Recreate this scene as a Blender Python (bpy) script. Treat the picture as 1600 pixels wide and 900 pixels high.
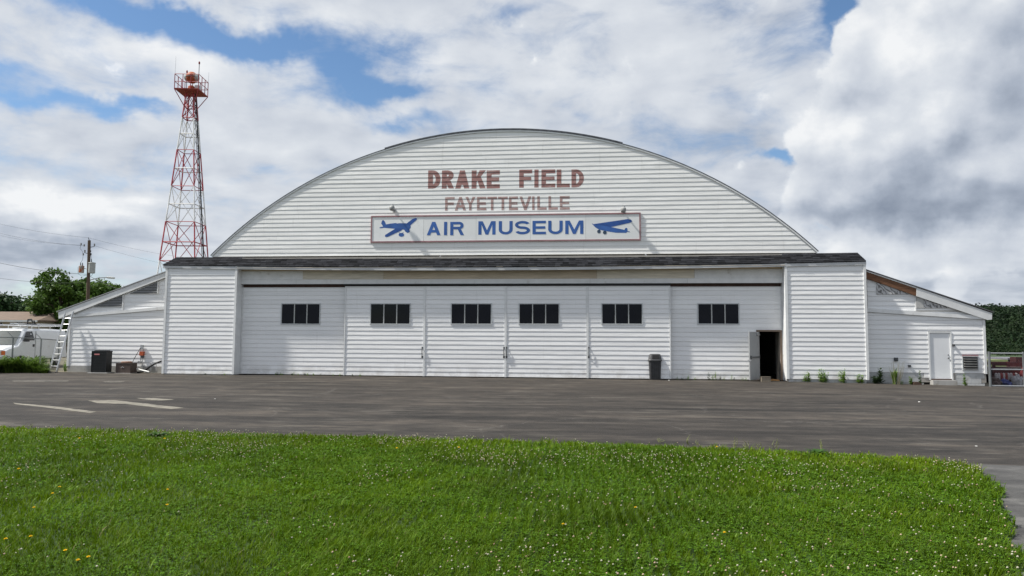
import bpy, bmesh, math, random
import numpy as np
from mathutils import Vector, Matrix
from mathutils.geometry import tessellate_polygon
random.seed(7)
rng = np.random.default_rng(7)
S = bpy.context.scene
COL = S.collection
for o in list(S.objects): bpy.data.objects.remove(o)

# ---------------------------------------------------------------- camera
F = 1100.0
YAW = math.atan(115/1100); PITCH = math.atan(80/1100); ROLL = 0.0058
CAM = np.array([0.0, -30.6, 1.70])
FWD = np.array([-math.sin(YAW)*math.cos(PITCH), math.cos(YAW)*math.cos(PITCH), math.sin(PITCH)])
R0 = np.array([math.cos(YAW), math.sin(YAW), 0.0]); U0 = np.cross(R0, FWD)
RT = R0*math.cos(ROLL) + U0*math.sin(ROLL); UP = -R0*math.sin(ROLL) + U0*math.cos(ROLL)
cam = bpy.data.cameras.new('camera'); co = bpy.data.objects.new('camera', cam); COL.objects.link(co)
cam.sensor_width = 36; cam.lens = F/1600*36; cam.clip_start = 0.1; cam.clip_end = 6000
M = Matrix.Identity(4)
for i in range(3):
    M[i][0] = RT[i]; M[i][1] = UP[i]; M[i][2] = -FWD[i]; M[i][3] = CAM[i]
co.matrix_world = M
S.camera = co
def ray(u, v): return FWD*F + RT*(u-800) - UP*(v-450)
def P(u, v, y):                     # point of the real plane y = const seen at a photo position
    d = ray(u, v); t = (y-CAM[1])/d[1]; return CAM + t*d
def G(u, v, z=0.0):                 # point of the level ground
    d = ray(u, v); t = (z-CAM[2])/d[2]; return CAM + t*d
def Dp(u, v, depth):                # point at a given distance along the view axis
    d = ray(u, v); return CAM + d*(depth/F)

# ---------------------------------------------------------------- light and exposure
SUN_DIR = Vector((-2.9, -0.70, 3.9)).normalized()      # towards the sun
sl = bpy.data.lights.new('sun', 'SUN'); sl.energy = 4.2; sl.angle = math.radians(2.5); sl.color = (1.0, 0.96, 0.89)
so = bpy.data.objects.new('sun', sl); COL.objects.link(so)
so.rotation_euler = SUN_DIR.to_track_quat('Z', 'Y').to_euler(); so.location = (-40, -40, 60)
S.view_settings.view_transform = 'Standard'; S.view_settings.look = 'None'
S.view_settings.exposure = 0.55; S.view_settings.gamma = 1.0
S.view_settings.use_curve_mapping = False

# ---------------------------------------------------------------- sky
W = bpy.data.worlds.new('World'); S.world = W; W.use_nodes = True
nt = W.node_tree; nt.nodes.clear()
class NT:
    def __init__(s, tree): s.t = tree
    def _in(s, sock, v):
        if v is None: return
        if isinstance(v, bpy.types.NodeSocket): s.t.links.new(v, sock)
        else:
            try: sock.default_value = v
            except Exception: sock.default_value = (v, v, v)
    def node(s, typ, ins=None, **kw):
        n = s.t.nodes.new(typ)
        for k, v in kw.items(): setattr(n, k, v)
        for k, v in (ins or {}).items(): s._in(n.inputs[k], v)
        return n
    def m(s, op, a, b=None, c=None, clamp=False):
        n = s.t.nodes.new('ShaderNodeMath'); n.operation = op; n.use_clamp = clamp
        s._in(n.inputs[0], a); s._in(n.inputs[1], b); s._in(n.inputs[2], c); return n.outputs[0]
    def v(s, op, a, b=None, scale=None):
        n = s.t.nodes.new('ShaderNodeVectorMath'); n.operation = op
        s._in(n.inputs[0], a); s._in(n.inputs[1], b)
        if scale is not None: s._in(n.inputs['Scale'], scale)
        return n.outputs['Value'] if op in ('DOT_PRODUCT', 'LENGTH', 'DISTANCE') else n.outputs[0]
    def noise(s, vec, scale, detail=4, rough=0.5, dist=0.0, out='Fac', dim='3D'):
        n = s.node('ShaderNodeTexNoise', noise_dimensions=dim)
        s._in(n.inputs['Vector'], vec); n.inputs['Scale'].default_value = scale; n.inputs['Detail'].default_value = detail
        n.inputs['Roughness'].default_value = rough; n.inputs['Distortion'].default_value = dist
        return n.outputs[out]
    def rng(s, x, a, b, c=0.0, d=1.0, smooth=False):
        n = s.node('ShaderNodeMapRange'); n.interpolation_type = 'SMOOTHSTEP' if smooth else 'LINEAR'
        s._in(n.inputs[0], x)
        for i, q in enumerate((a, b, c, d)): s._in(n.inputs[i+1], q)
        return n.outputs[0]
    def mix(s, f, a, b, mode='MIX'):
        n = s.node('ShaderNodeMix', data_type='RGBA', blend_type=mode)
        s._in(n.inputs[0], f); s._in(n.inputs[6], a); s._in(n.inputs[7], b); return n.outputs[2]
    def ramp(s, f, stops):
        n = s.node('ShaderNodeValToRGB'); e = n.color_ramp.elements
        while len(e) < len(stops): e.new(0.5)
        for q, (p, c) in zip(e, stops): q.position = p; q.color = (*c, 1)
        s._in(n.inputs[0], f); return n.outputs[0]
    def comb(s, x, y, z):
        n = s.node('ShaderNodeCombineXYZ'); s._in(n.inputs[0], x); s._in(n.inputs[1], y); s._in(n.inputs[2], z); return n.outputs[0]
    def sep(s, vec):
        n = s.node('ShaderNodeSeparateXYZ'); s._in(n.inputs[0], vec); return n.outputs
N = NT(nt)
elev = math.asin(SUN_DIR.z); azim = math.atan2(SUN_DIR.x, SUN_DIR.y)
sky = N.node('ShaderNodeTexSky', sky_type='NISHITA', sun_disc=False)
sky.sun_elevation = elev; sky.sun_rotation = azim % (2*math.pi); sky.air_density = 1.0; sky.dust_density = 0.2; sky.ozone_density = 1.6
hsv = N.node('ShaderNodeHueSaturation', {'Saturation': 1.12, 'Value': 1.0, 'Color': sky.outputs[0]})
bg_sky = N.node('ShaderNodeBackground', {0: hsv.outputs[0], 1: 0.092})
gen = N.node('ShaderNodeTexCoord').outputs['Generated']
dx, dy, dz = N.sep(gen)
wn = N.v('SUBTRACT', N.noise(gen, 7.0, 5, 0.6, out='Color'), (0.5, 0.5, 0.5))
wx, wy, wz = N.sep(wn)
az = N.m('MULTIPLY_ADD', wx, 0.13, N.m('ARCTAN2', dx, dy))
el = N.m('MULTIPLY_ADD', wz, 0.11, N.m('ARCSINE', dz))
def spots(lst, base):
    acc = base
    for (u, v, ru, rv, k) in lst:
        d = ray(u, v); d = d/np.linalg.norm(d)
        a0 = math.atan2(d[0], d[1]); e0 = math.asin(d[2]); ra = ru/1100; re = rv/1100
        qa = N.m('MULTIPLY_ADD', az, 1/ra, -a0/ra); qe = N.m('MULTIPLY_ADD', el, 1/re, -e0/re)
        r2 = N.m('MULTIPLY_ADD', qa, qa, N.m('MULTIPLY', qe, qe))
        acc = N.m('MULTIPLY_ADD', N.m('POWER', 0.3679, r2), k, acc)
    return acc
den = N.m('ADD', N.m('MAXIMUM', dz, 0.0), 0.16)
pl = N.comb(N.m('DIVIDE', dx, den), N.m('DIVIDE', dy, den), 0.0)
pls = N.v('ADD', pl, (-0.09, 0.07, 0.0))
deckA = N.noise(pl, 1.7, 7, 0.54, 0.15)
deckB = N.noise(pls, 1.7, 4, 0.5, 0.15)
fine = N.noise(N.v('MULTIPLY', gen, (1, 1, 2.1)), 8.0, 9, 0.60, 0.35)
gaps = [(200, 4, 110, 20, -.50), (310, 38, 85, 26, -.52), (430, 66, 75, 22, -.44), (545, 112, 40, 32, -.46), (602, 146, 54, 17, -.48),
        (500, 62, 80, 44, -.34), (640, 80, 80, 38, -.22), (90, 163, 150, 14, -.40), (210, 165, 70, 10, -.38), (1216, 243, 28, 11, -.66),
        (1318, 22, 46, 36, -.58), (1170, 60, 70, 24, -.16), (640, 205, 70, 15, -.26), (150, 280, 70, 13, -.18), (420, 255, 70, 14, -.14), (40, 445, 130, 20, -.22), (790, 8, 70, 13, -.26),
        (20, 110, 60, 14, -.2), (870, 175, 80, 10, -.12), (320, 262, 60, 12, -.12),
        (950, 120, 160, 60, .10), (300, 225, 260, 50, .12), (80, 345, 120, 50, .25), (700, 165, 60, 30, .05), (1450, 430, 250, 60, .2)]
cov = spots(gaps, N.m('MULTIPLY_ADD', N.m('SUBTRACT', deckA, 0.5), 1.0, N.m('MULTIPLY_ADD', N.m('SUBTRACT', fine, 0.5), 1.05, 0.70)))
alpha = N.rng(cov, 0.24, 0.76, 0, 1, True)
# big cumulus on the right, with cauliflower edges
vor = N.node('ShaderNodeTexVoronoi', {'Vector': N.v('ADD', gen, N.v('MULTIPLY', wn, (.05, .05, .05))), 'Scale': 22.0}, feature='SMOOTH_F1'); vor.inputs['Smoothness'].default_value = .6
bil = N.m('ADD', N.m('MULTIPLY', N.noise(gen, 15.0, 8, 0.56, 0.1), .75), N.m('MULTIPLY_ADD', vor.outputs[0], -.45, .36))
cum = [(1495, -10, 125, 70, .95), (1455, 110, 105, 85, .95), (1405, 225, 100, 75, .9), (1340, 305, 105, 60, .8), (1580, 120, 160, 140, .9), (1560, 290, 170, 110, .8), (1480, 350, 160, 60, .5)]
cumf = spots(cum, N.m('MULTIPLY_ADD', N.m('SUBTRACT', bil, 0.5), 1.55, 0.0))
acum = N.rng(cumf, 0.34, 0.56, 0, 1, True)
gsun = N.v('ADD', gen, (-0.014, -0.004, 0.020))
vor2 = N.node('ShaderNodeTexVoronoi', {'Vector': N.v('ADD', gsun, N.v('MULTIPLY', wn, (.05, .05, .05))), 'Scale': 22.0}, feature='SMOOTH_F1'); vor2.inputs['Smoothness'].default_value = .6
bil2 = N.m('ADD', N.m('MULTIPLY', N.noise(gsun, 15.0, 6, 0.56, 0.1), .75), N.m('MULTIPLY_ADD', vor2.outputs[0], -.45, .36))
lit = N.m('SUBTRACT', bil, bil2)
tone_spots = [(1420, 90, 90, 80, .08), (1590, 120, 80, 70, -.24), (1480, 270, 130, 50, -.34), (1350, 335, 150, 22, -.32), (1560, 335, 110, 24, -.34), (1345, 150, 55, 20, -.20), (1380, 165, 40, 15, -.1),
              (1390, 45, 45, 60, .26), (1300, 205, 50, 45, .20), (1500, 165, 50, 22, .14), (1170, 225, 110, 30, -.20), (70, 376, 130, 20, -.40), (125, 318, 80, 18, .26), (30, 305, 60, 18, .24),
              (180, 340, 60, 20, .18), (950, 90, 240, 80, .05), (330, 100, 160, 40, .12), (300, 200, 250, 40, .03), (1500, 440, 200, 30, -.20), (1440, 422, 60, 10, .22),
              (1100, 300, 200, 60, -.06), (470, 20, 150, 20, .14), (1560, 250, 70, 26, .12), (130, 60, 120, 30, .1), (690, 60, 100, 30, .08), (900, 130, 200, 20, .06), (130, 230, 140, 14, -.1), (60, 200, 90, 14, .06), (560, 185, 120, 16, .08), (1250, 120, 60, 40, -.06), (110, 440, 100, 14, -.12)]
t0 = N.m('MULTIPLY_ADD', N.m('SUBTRACT', deckA, deckB), N.m('MULTIPLY_ADD', acum, -0.75, 1.25), 0.63)
t0 = N.m('MULTIPLY_ADD', N.m('SUBTRACT', fine, 0.5), 0.36, t0)
t0 = N.m('MULTIPLY_ADD', lit, N.m('MULTIPLY_ADD', acum, 0.62, 0.25), t0)
rim = N.m('MULTIPLY', N.rng(cumf, 0.42, 0.95, 1, 0), acum)
t0 = N.m('MULTIPLY_ADD', rim, 0.17, t0)
t0 = N.m('MULTIPLY_ADD', acum, 0.03, t0)
tone = spots(tone_spots, t0)
ccol = N.ramp(tone, [(0.0, (.17, .20, .255)), (0.30, (.285, .32, .38)), (0.55, (.405, .435, .485)), (0.78, (.495, .52, .555)), (1.0, (.62, .63, .64))])
bg_cl = N.node('ShaderNodeBackground', {0: ccol, 1: 1.0})
mixa = N.m('MAXIMUM', alpha, acum)
mixa = N.m('MULTIPLY', mixa, 0.985)
ms = N.node('ShaderNodeMixShader', {0: mixa, 1: bg_sky.outputs[0], 2: bg_cl.outputs[0]})
wo = N.node('ShaderNodeOutputWorld', {0: ms.outputs[0]})
W.cycles.sampling_method = 'MANUAL'; W.cycles.sample_map_resolution = 512

# ---------------------------------------------------------------- materials
MATS = {}
def mat(name, base=(.5, .5, .5), rough=0.6, metal=0.0, spec=0.4, var=0.0, vscale=3.0, stretch=(1, 1, 1), bump=0.0, bscale=40.0, objvar=0.0, dirt=None, attr=None, island=0.0, trans=0.0):
    """procedural material: base colour with noise variation, optional dirt colour, bump, per object and per island tone"""
    if name in MATS: return MATS[name]
    m = bpy.data.materials.new(name); m.use_nodes = True; t = NT(m.node_tree)
    b = m.node_tree.nodes['Principled BSDF']
    tc = t.node('ShaderNodeTexCoord').outputs['Object']
    geo = t.node('ShaderNodeNewGeometry')
    pos = t.v('MULTIPLY', geo.outputs['Position'], stretch)
    c = (*base, 1)
    if attr:
        c = t.node('ShaderNodeAttribute', attribute_name=attr).outputs['Color']
    f = None
    if var > 0:
        n1 = t.noise(pos, vscale, 6, 0.6)
        f = t.rng(n1, 0.25, 0.75, 1-var, 1+var)
    if objvar > 0:
        r = t.node('ShaderNodeObjectInfo').outputs['Random']
        g = t.rng(r, 0, 1, 1-objvar, 1+objvar); f = g if f is None else t.m('MULTIPLY', f, g)
    if island > 0:
        g = t.rng(geo.outputs['Random Per Island'], 0, 1, 1-island, 1+island); f = g if f is None else t.m('MULTIPLY', f, g)
    if f is not None:
        c = t.mix(1.0, c, t.comb(f, f, f), 'MULTIPLY')
    if dirt:
        dc, lo, hi, ds, dst = dirt
        dn = t.noise(t.v('MULTIPLY', geo.outputs['Position'], dst), ds, 7, 0.65)
        c = t.mix(t.rng(dn, lo, hi, 0, 1, True), c, (*dc, 1))
    t._in(b.inputs['Base Color'], c)
    b.inputs['Roughness'].default_value = rough; b.inputs['Metallic'].default_value = metal
    b.inputs['Specular IOR Level'].default_value = spec
    if trans > 0:
        b.inputs['Transmission Weight'].default_value = trans
    if bump > 0:
        bn = t.noise(pos, bscale, 5, 0.6)
        bp = t.node('ShaderNodeBump', {'Height': bn}); bp.inputs['Strength'].default_value = bump; bp.inputs['Distance'].default_value = 0.02
        t._in(b.inputs['Normal'], bp.outputs[0])
    MATS[name] = m; return m

def siding_mat(name, base, dirtamt=0.5):
    m = bpy.data.materials.new(name); m.use_nodes = True; t = NT(m.node_tree); b = m.node_tree.nodes['Principled BSDF']
    geo = t.node('ShaderNodeNewGeometry'); pos = geo.outputs['Position']
    rnd = t.node('ShaderNodeObjectInfo').outputs['Random']
    f = t.rng(rnd, 0, 1, 0.955, 1.03)
    n1 = t.noise(t.v('MULTIPLY', pos, (0.5, 1, 2.0)), 1.3, 6, 0.65)
    f = t.m('MULTIPLY', f, t.rng(n1, 0.3, 0.7, 0.94, 1.02))
    c = t.mix(1.0, (*base, 1), t.comb(f, f, f), 'MULTIPLY')
    n2 = t.noise(t.v('MULTIPLY', pos, (7.0, 7, 0.7)), 1.0, 6, 0.7)        # streaks running down
    c = t.mix(t.m('MULTIPLY', t.rng(n2, 0.56, 0.78, 0, 1, True), dirtamt*0.42), c, (0.40, 0.40, 0.38, 1))
    n3 = t.noise(pos, 2.2, 7, 0.7)
    zz = t.sep(pos)[2]
    low = t.m('MULTIPLY', t.rng(zz, 0.75, 0.0, 0, 1, True), t.rng(n3, 0.40, 0.66, 0, 1, True))   # splash dirt near the ground
    c = t.mix(t.m('MULTIPLY', low, 0.55*dirtamt+.1), c, (0.30, 0.27, 0.22, 1))
    t._in(b.inputs['Base Color'], c)
    b.inputs['Roughness'].default_value = 0.45; b.inputs['Specular IOR Level'].default_value = 0.35
    wv = t.noise(t.v('MULTIPLY', pos, (0.9, 1, 5.0)), 1.0, 3, 0.55)
    w2 = t.noise(t.v('MULTIPLY', pos, (4.0, 1, 9.0)), 1.0, 3, 0.55)
    hh = t.m('MULTIPLY_ADD', w2, 0.3, wv)
    bp = t.node('ShaderNodeBump', {'Height': hh}); bp.inputs['Strength'].default_value = 0.55; bp.inputs['Distance'].default_value = 0.022
    t._in(b.inputs['Normal'], bp.outputs[0])
    MATS[name] = m; return m
SIDING = siding_mat('white_siding', (.83, .835, .84))
SIDING_G = siding_mat('gable_siding', (.85, .853, .84), 0.7)
WHITE_TRIM = mat('white_trim', (.72, .73, .73), .5, var=.1, vscale=2.5, objvar=.04, dirt=((.38, .36, .33), .58, .85, 3.0, (1, 1, 1)))
SHEATH = mat('sheathing', (.35, .33, .30), .8, var=.15)
SHINGLE = mat('asphalt_shingle', (.020, .021, .0245), .95, spec=.1, var=.3, vscale=6, island=.55, bump=.4, bscale=90)
ROOFMETAL = mat('roof_edge_metal', (.13, .135, .15), .45, metal=.4, var=.5, vscale=5, dirt=((.5, .5, .48), .62, .75, 8.0, (1, 1, 1)))
ROOFTOP = mat('dark_roofing', (.10, .10, .11), .8, var=.2)
PAINT_RED = mat('faded_maroon_paint', (.29, .150, .138), .6, var=.32, vscale=3.0, stretch=(1.5, 1, 4), dirt=((.42, .33, .31), .50, .80, 4.5, (1.2, 1, 1.6)))
PAINT_RED2 = mat('faded_mauve_paint', (.37, .245, .232), .6, var=.28, vscale=3.0, stretch=(1.5, 1, 4), dirt=((.50, .44, .42), .48, .76, 4.5, (1.2, 1, 1.6)))
SIGNWHITE = mat('sign_panel', (.80, .815, .815), .4, var=.06, vscale=1.2, objvar=.05, dirt=((.52, .52, .50), .60, .85, 1.5, (1, 1, .6)))
SIGNBLUE = mat('sign_blue', (.038, .115, .36), .45, var=.22, vscale=2.5, objvar=.06)
SIGNRED = mat('sign_edge_red', (.30, .17, .18), .5, var=.25, vscale=4)
OCHRE2 = mat('pale_ochre_board', (.64, .59, .49), .7, var=.2, vscale=3, stretch=(.4, 1, 4), objvar=.06)
TAN = mat('ochre_board', (.60, .51, .385), .7, var=.2, vscale=3, stretch=(.4, 1, 4), objvar=.08, bump=.2)
RUST = mat('rusty_steel', (.075, .040, .030), .7, var=.4, vscale=3)
DARK = mat('dark_track', (.018, .017, .017), .6)
RAFTER = mat('brown_rafter', (.16, .078, .042), .8, var=.4, vscale=3, stretch=(1, 1, 5), bump=.3)
FRAMEGREY = mat('window_frame_grey', (.52, .54, .55), .5, var=.1)
MULL = mat('window_bar', (.42, .43, .42), .5, var=.15)
CONC = mat('concrete', (.36, .355, .34), .85, var=.2, vscale=2.5, bump=.3, dirt=((.20, .18, .14), .5, .75, 2.0, (1, 1, 1)))
BLOCK = mat('painted_block', (.50, .51, .51), .75, var=.12, vscale=3, bump=.25, objvar=.04, dirt=((.28, .27, .23), .54, .75, 2.6, (1, 1, 1)))
GREYDOOR = mat('grey_door', (.30, .31, .315), .45, var=.1, vscale=2)
STEEL = mat('galvanised_steel', (.42, .43, .44), .4, metal=.7, var=.15, vscale=8)
DARKSTEEL = mat('dark_steel', (.10, .105, .11), .5, metal=.5, var=.2)
ALU = mat('aluminium', (.62, .63, .64), .35, metal=.75, var=.12, vscale=6)
WOOD = mat('plywood', (.55, .30, .12), .7, var=.2, vscale=5, stretch=(1, 6, 1))
POLEWOOD = mat('pole_wood', (.105, .075, .055), .85, var=.3, vscale=6, stretch=(3, 3, .4), bump=.3)
TRED = mat('tower_red', (.34, .040, .050), .5, var=.35, vscale=1.5)
TWHITE = mat('tower_white', (.66, .66, .65), .5, var=.25, vscale=1.5)
TRUST = mat('beacon_rust', (.34, .085, .03), .6, var=.45, vscale=2.0, dirt=((.5, .47, .40), .55, .7, 1.6, (1, 1, 1)))
BLACK = mat('black_plastic', (.022, .023, .024), .5, var=.2)
BINM = mat('bin_grey', (.036, .037, .040), .6, var=.25, vscale=5, bump=.15)
BROWN = mat('brown_metal', (.075, .055, .047), .6, var=.3, vscale=5)
CABLE = mat('black_cable', (.015, .015, .016), .6)
GAUGE = mat('orange_box', (.42, .085, .03), .5, var=.3, vscale=10)
def glass_mat(name, tint=(.05, .06, .07), amount=.35):
    m = bpy.data.materials.new(name); m.use_nodes = True; t = NT(m.node_tree); m.node_tree.nodes.clear()
    fr = t.node('ShaderNodeFresnel', {'IOR': 1.33})
    n = t.noise(t.node('ShaderNodeNewGeometry').outputs['Position'], 3.0, 4, .6)
    gl = t.node('ShaderNodeBsdfGlossy', {'Color': (.6, .64, .75, 1), 'Roughness': 0.05})
    tr = t.node('ShaderNodeBsdfTransparent', {'Color': (amount, amount, amount*1.03, 1)})
    df = t.node('ShaderNodeBsdfDiffuse', {'Color': (*tint, 1)})
    dusty = t.node('ShaderNodeMixShader', {0: t.rng(n, .35, .8, .12, .45), 1: tr.outputs[0], 2: df.outputs[0]})
    mx = t.node('ShaderNodeMixShader', {0: fr.outputs[0], 1: dusty.outputs[0], 2: gl.outputs[0]})
    t.node('ShaderNodeOutputMaterial', {0: mx.outputs[0]})
    MATS[name] = m; return m
GLASS = glass_mat('window_glass', (.010, .011, .016), .14)
CARGLASS = glass_mat('car_glass', (.06, .085, .09), .3)
LEAF = {}
def leaf_mat(name, c1, c2, rough=.55):
    m = bpy.data.materials.new(name); m.use_nodes = True; t = NT(m.node_tree); m.node_tree.nodes.clear()
    geo = t.node('ShaderNodeNewGeometry')
    n = t.noise(geo.outputs['Position'], .7, 3, .6)
    f = t.m('ADD', t.m('MULTIPLY', geo.outputs['Random Per Island'], .6), t.rng(n, .3, .7, 0, .4))
    c = t.mix(f, (*c1, 1), (*c2, 1))
    b = t.node('ShaderNodeBsdfPrincipled', {'Base Color': c, 'Roughness': rough}); b.inputs['Specular IOR Level'].default_value = .25
    tl = t.node('ShaderNodeBsdfTranslucent', {'Color': c})
    mx = t.node('ShaderNodeMixShader', {0: .28, 1: b.outputs[0], 2: tl.outputs[0]})
    t.node('ShaderNodeOutputMaterial', {0: mx.outputs[0]})
    MATS[name] = m; return m
TREELEAF = leaf_mat('tree_leaf', (.038, .085, .016), (.11, .19, .032))
TREELEAF2 = leaf_mat('far_tree_leaf', (.022, .050, .020), (.050, .095, .030))
HILLLEAF = leaf_mat('hill_leaf', (.012, .030, .011), (.034, .068, .020))
WEEDLEAF = leaf_mat('weed_leaf', (.10, .19, .035), (.20, .30, .06))
DARKWEED = leaf_mat('dark_weed_leaf', (.025, .045, .022), (.05, .085, .03))
LILYLEAF = leaf_mat('strap_leaf', (.030, .075, .012), (.14, .22, .03))
BARK = mat('bark', (.07, .055, .042), .9, var=.3, vscale=4, bump=.5)

# ---------------------------------------------------------------- mesh helpers
def root_loc(o):
    while o.parent: o = o.parent
    return Vector(o.location)
class MB:
    def __init__(s): s.v = []; s.f = []
    def add(s, vs, fs):
        k = len(s.v); s.v += [tuple(map(float, q)) for q in vs]; s.f += [tuple(k+i for i in q) for q in fs]; return s
    def box(s, x0, x1, y0, y1, z0, z1):
        return s.add([(x0, y0, z0), (x1, y0, z0), (x1, y1, z0), (x0, y1, z0), (x0, y0, z1), (x1, y0, z1), (x1, y1, z1), (x0, y1, z1)],
                     [(0, 3, 2, 1), (4, 5, 6, 7), (0, 1, 5, 4), (1, 2, 6, 5), (2, 3, 7, 6), (3, 0, 4, 7)])
    def bar(s, p, q, r, n=6, r2=None):
        p = Vector(p); q = Vector(q); d = (q-p)
        if d.length < 1e-6: return s
        d.normalize(); a = d.orthogonal().normalized(); b = d.cross(a); r2 = r if r2 is None else r2
        vs = [p + a*math.cos(t)*r + b*math.sin(t)*r for t in [2*math.pi*i/n for i in range(n)]] + \
             [q + a*math.cos(t)*r2 + b*math.sin(t)*r2 for t in [2*math.pi*i/n for i in range(n)]]
        return s.add(vs, [(i, (i+1) % n, n+(i+1) % n, n+i) for i in range(n)] + [tuple(range(n))[::-1], tuple(range(n, 2*n))])
    def beam(s, p, q, w, h, upv=(0, 0, 1)):
        p = Vector(p); q = Vector(q); d = (q-p).normalized(); a = d.cross(Vector(upv)).normalized()*w/2; b = a.cross(d).normalized()*h/2
        vs = [e + sa*a + sb*b for e in (p, q) for sa, sb in ((-1, -1), (1, -1), (1, 1), (-1, 1))]
        return s.add(vs, [(3, 2, 1, 0), (4, 5, 6, 7), (0, 1, 5, 4), (1, 2, 6, 5), (2, 3, 7, 6), (3, 0, 4, 7)])
    def tube(s, pts, r, n=6):
        pts = [Vector(p) for p in pts]; rr = r if isinstance(r, (list, tuple)) else [r]*len(pts)
        rings = []; a = None
        for i, p in enumerate(pts):
            d = (pts[min(i+1, len(pts)-1)] - pts[max(i-1, 0)]).normalized()
            a = d.orthogonal().normalized() if a is None else (a - d*a.dot(d)).normalized()
            b = d.cross(a)
            rings.append([p + a*math.cos(2*math.pi*k/n)*rr[i] + b*math.sin(2*math.pi*k/n)*rr[i] for k in range(n)])
        fs = [(i*n+k, i*n+(k+1) % n, (i+1)*n+(k+1) % n, (i+1)*n+k) for i in range(len(pts)-1) for k in range(n)]
        L = len(pts)-1
        return s.add([q for g in rings for q in g], fs + [tuple(range(n))[::-1], tuple(L*n+k for k in range(n))])
    def lathe(s, prof, c=(0, 0, 0), n=16, sq=None):
        vs = []
        for (r, z) in prof:
            for k in range(n):
                t = 2*math.pi*k/n; cx, sx = math.cos(t), math.sin(t)
                if sq:                                  # squarish section
                    e = 2/sq; cx = math.copysign(abs(cx)**e, cx); sx = math.copysign(abs(sx)**e, sx)
                vs.append((c[0]+cx*r, c[1]+sx*r, c[2]+z))
        L = len(prof)
        fs = [(i*n+k, i*n+(k+1) % n, (i+1)*n+(k+1) % n, (i+1)*n+k) for i in range(L-1) for k in range(n)]
        return s.add(vs, fs + [tuple(range(n))[::-1], tuple((L-1)*n+k for k in range(n))])
    def prism(s, poly, y0, y1):                       # polygon in (x, z) between two depths
        n = len(poly)
        return s.add([(x, y0, z) for x, z in poly] + [(x, y1, z) for x, z in poly],
                     [tuple(range(n)), tuple(range(n, 2*n))[::-1]] + [(i, n+i, n+(i+1) % n, (i+1) % n) for i in range(n)])
    def build(s, name, m, parent=None, smooth=False, local=False, fix=True):
        off = Vector((0, 0, 0)) if (local or parent is None) else root_loc(parent)
        me = bpy.data.meshes.new(name)
        me.from_pydata([(x-off.x, y-off.y, z-off.z) for x, y, z in s.v], [], s.f)
        if fix:
            bm = bmesh.new(); bm.from_mesh(me); bmesh.ops.recalc_face_normals(bm, faces=bm.faces); bm.to_mesh(me); bm.free()
        if smooth:
            for p in me.polygons: p.use_smooth = True
        me.materials.append(m)
        o = bpy.data.objects.new(name, me); COL.objects.link(o)
        if parent: o.parent = parent
        return o
def tag(o, label=None, cat=None, group=None, kind=None):
    if label: o['label'] = label
    if cat: o['category'] = cat
    if group: o['group'] = group
    if kind: o['kind'] = kind
    return o
def thing(name, label, cat, loc=(0, 0, 0), rz=0.0, group=None):
    o = bpy.data.objects.new(name, None); COL.objects.link(o); o.empty_display_size = .2
    o.location = loc; o.rotation_euler = (0, 0, rz); return tag(o, label, cat, group)
def copy_tree(o, parent=None):
    c = o.copy(); COL.objects.link(c)
    if parent: c.parent = parent
    for ch in list(o.children): copy_tree(ch, c)
    return c
def big(name, V, Fc, m, nper, parent=None, color=None):
    """large mesh straight from numpy: V (n,3), Fc (m,nper)"""
    me = bpy.data.meshes.new(name)
    me.vertices.add(len(V)); me.vertices.foreach_set('co', V.astype(np.float32).ravel())
    me.loops.add(Fc.size); me.loops.foreach_set('vertex_index', Fc.astype(np.int32).ravel())
    me.polygons.add(len(Fc)); me.polygons.foreach_set('loop_start', np.arange(0, Fc.size, nper, dtype=np.int32))
    me.update(calc_edges=True)
    if color is not None:
        a = me.color_attributes.new('tint', 'FLOAT_COLOR', 'POINT')
        a.data.foreach_set('color', np.c_[color, np.ones(len(color))].astype(np.float32).ravel())
    me.materials.append(m)
    o = bpy.data.objects.new(name, me); COL.objects.link(o)
    if parent: o.parent = parent
    return o

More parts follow.
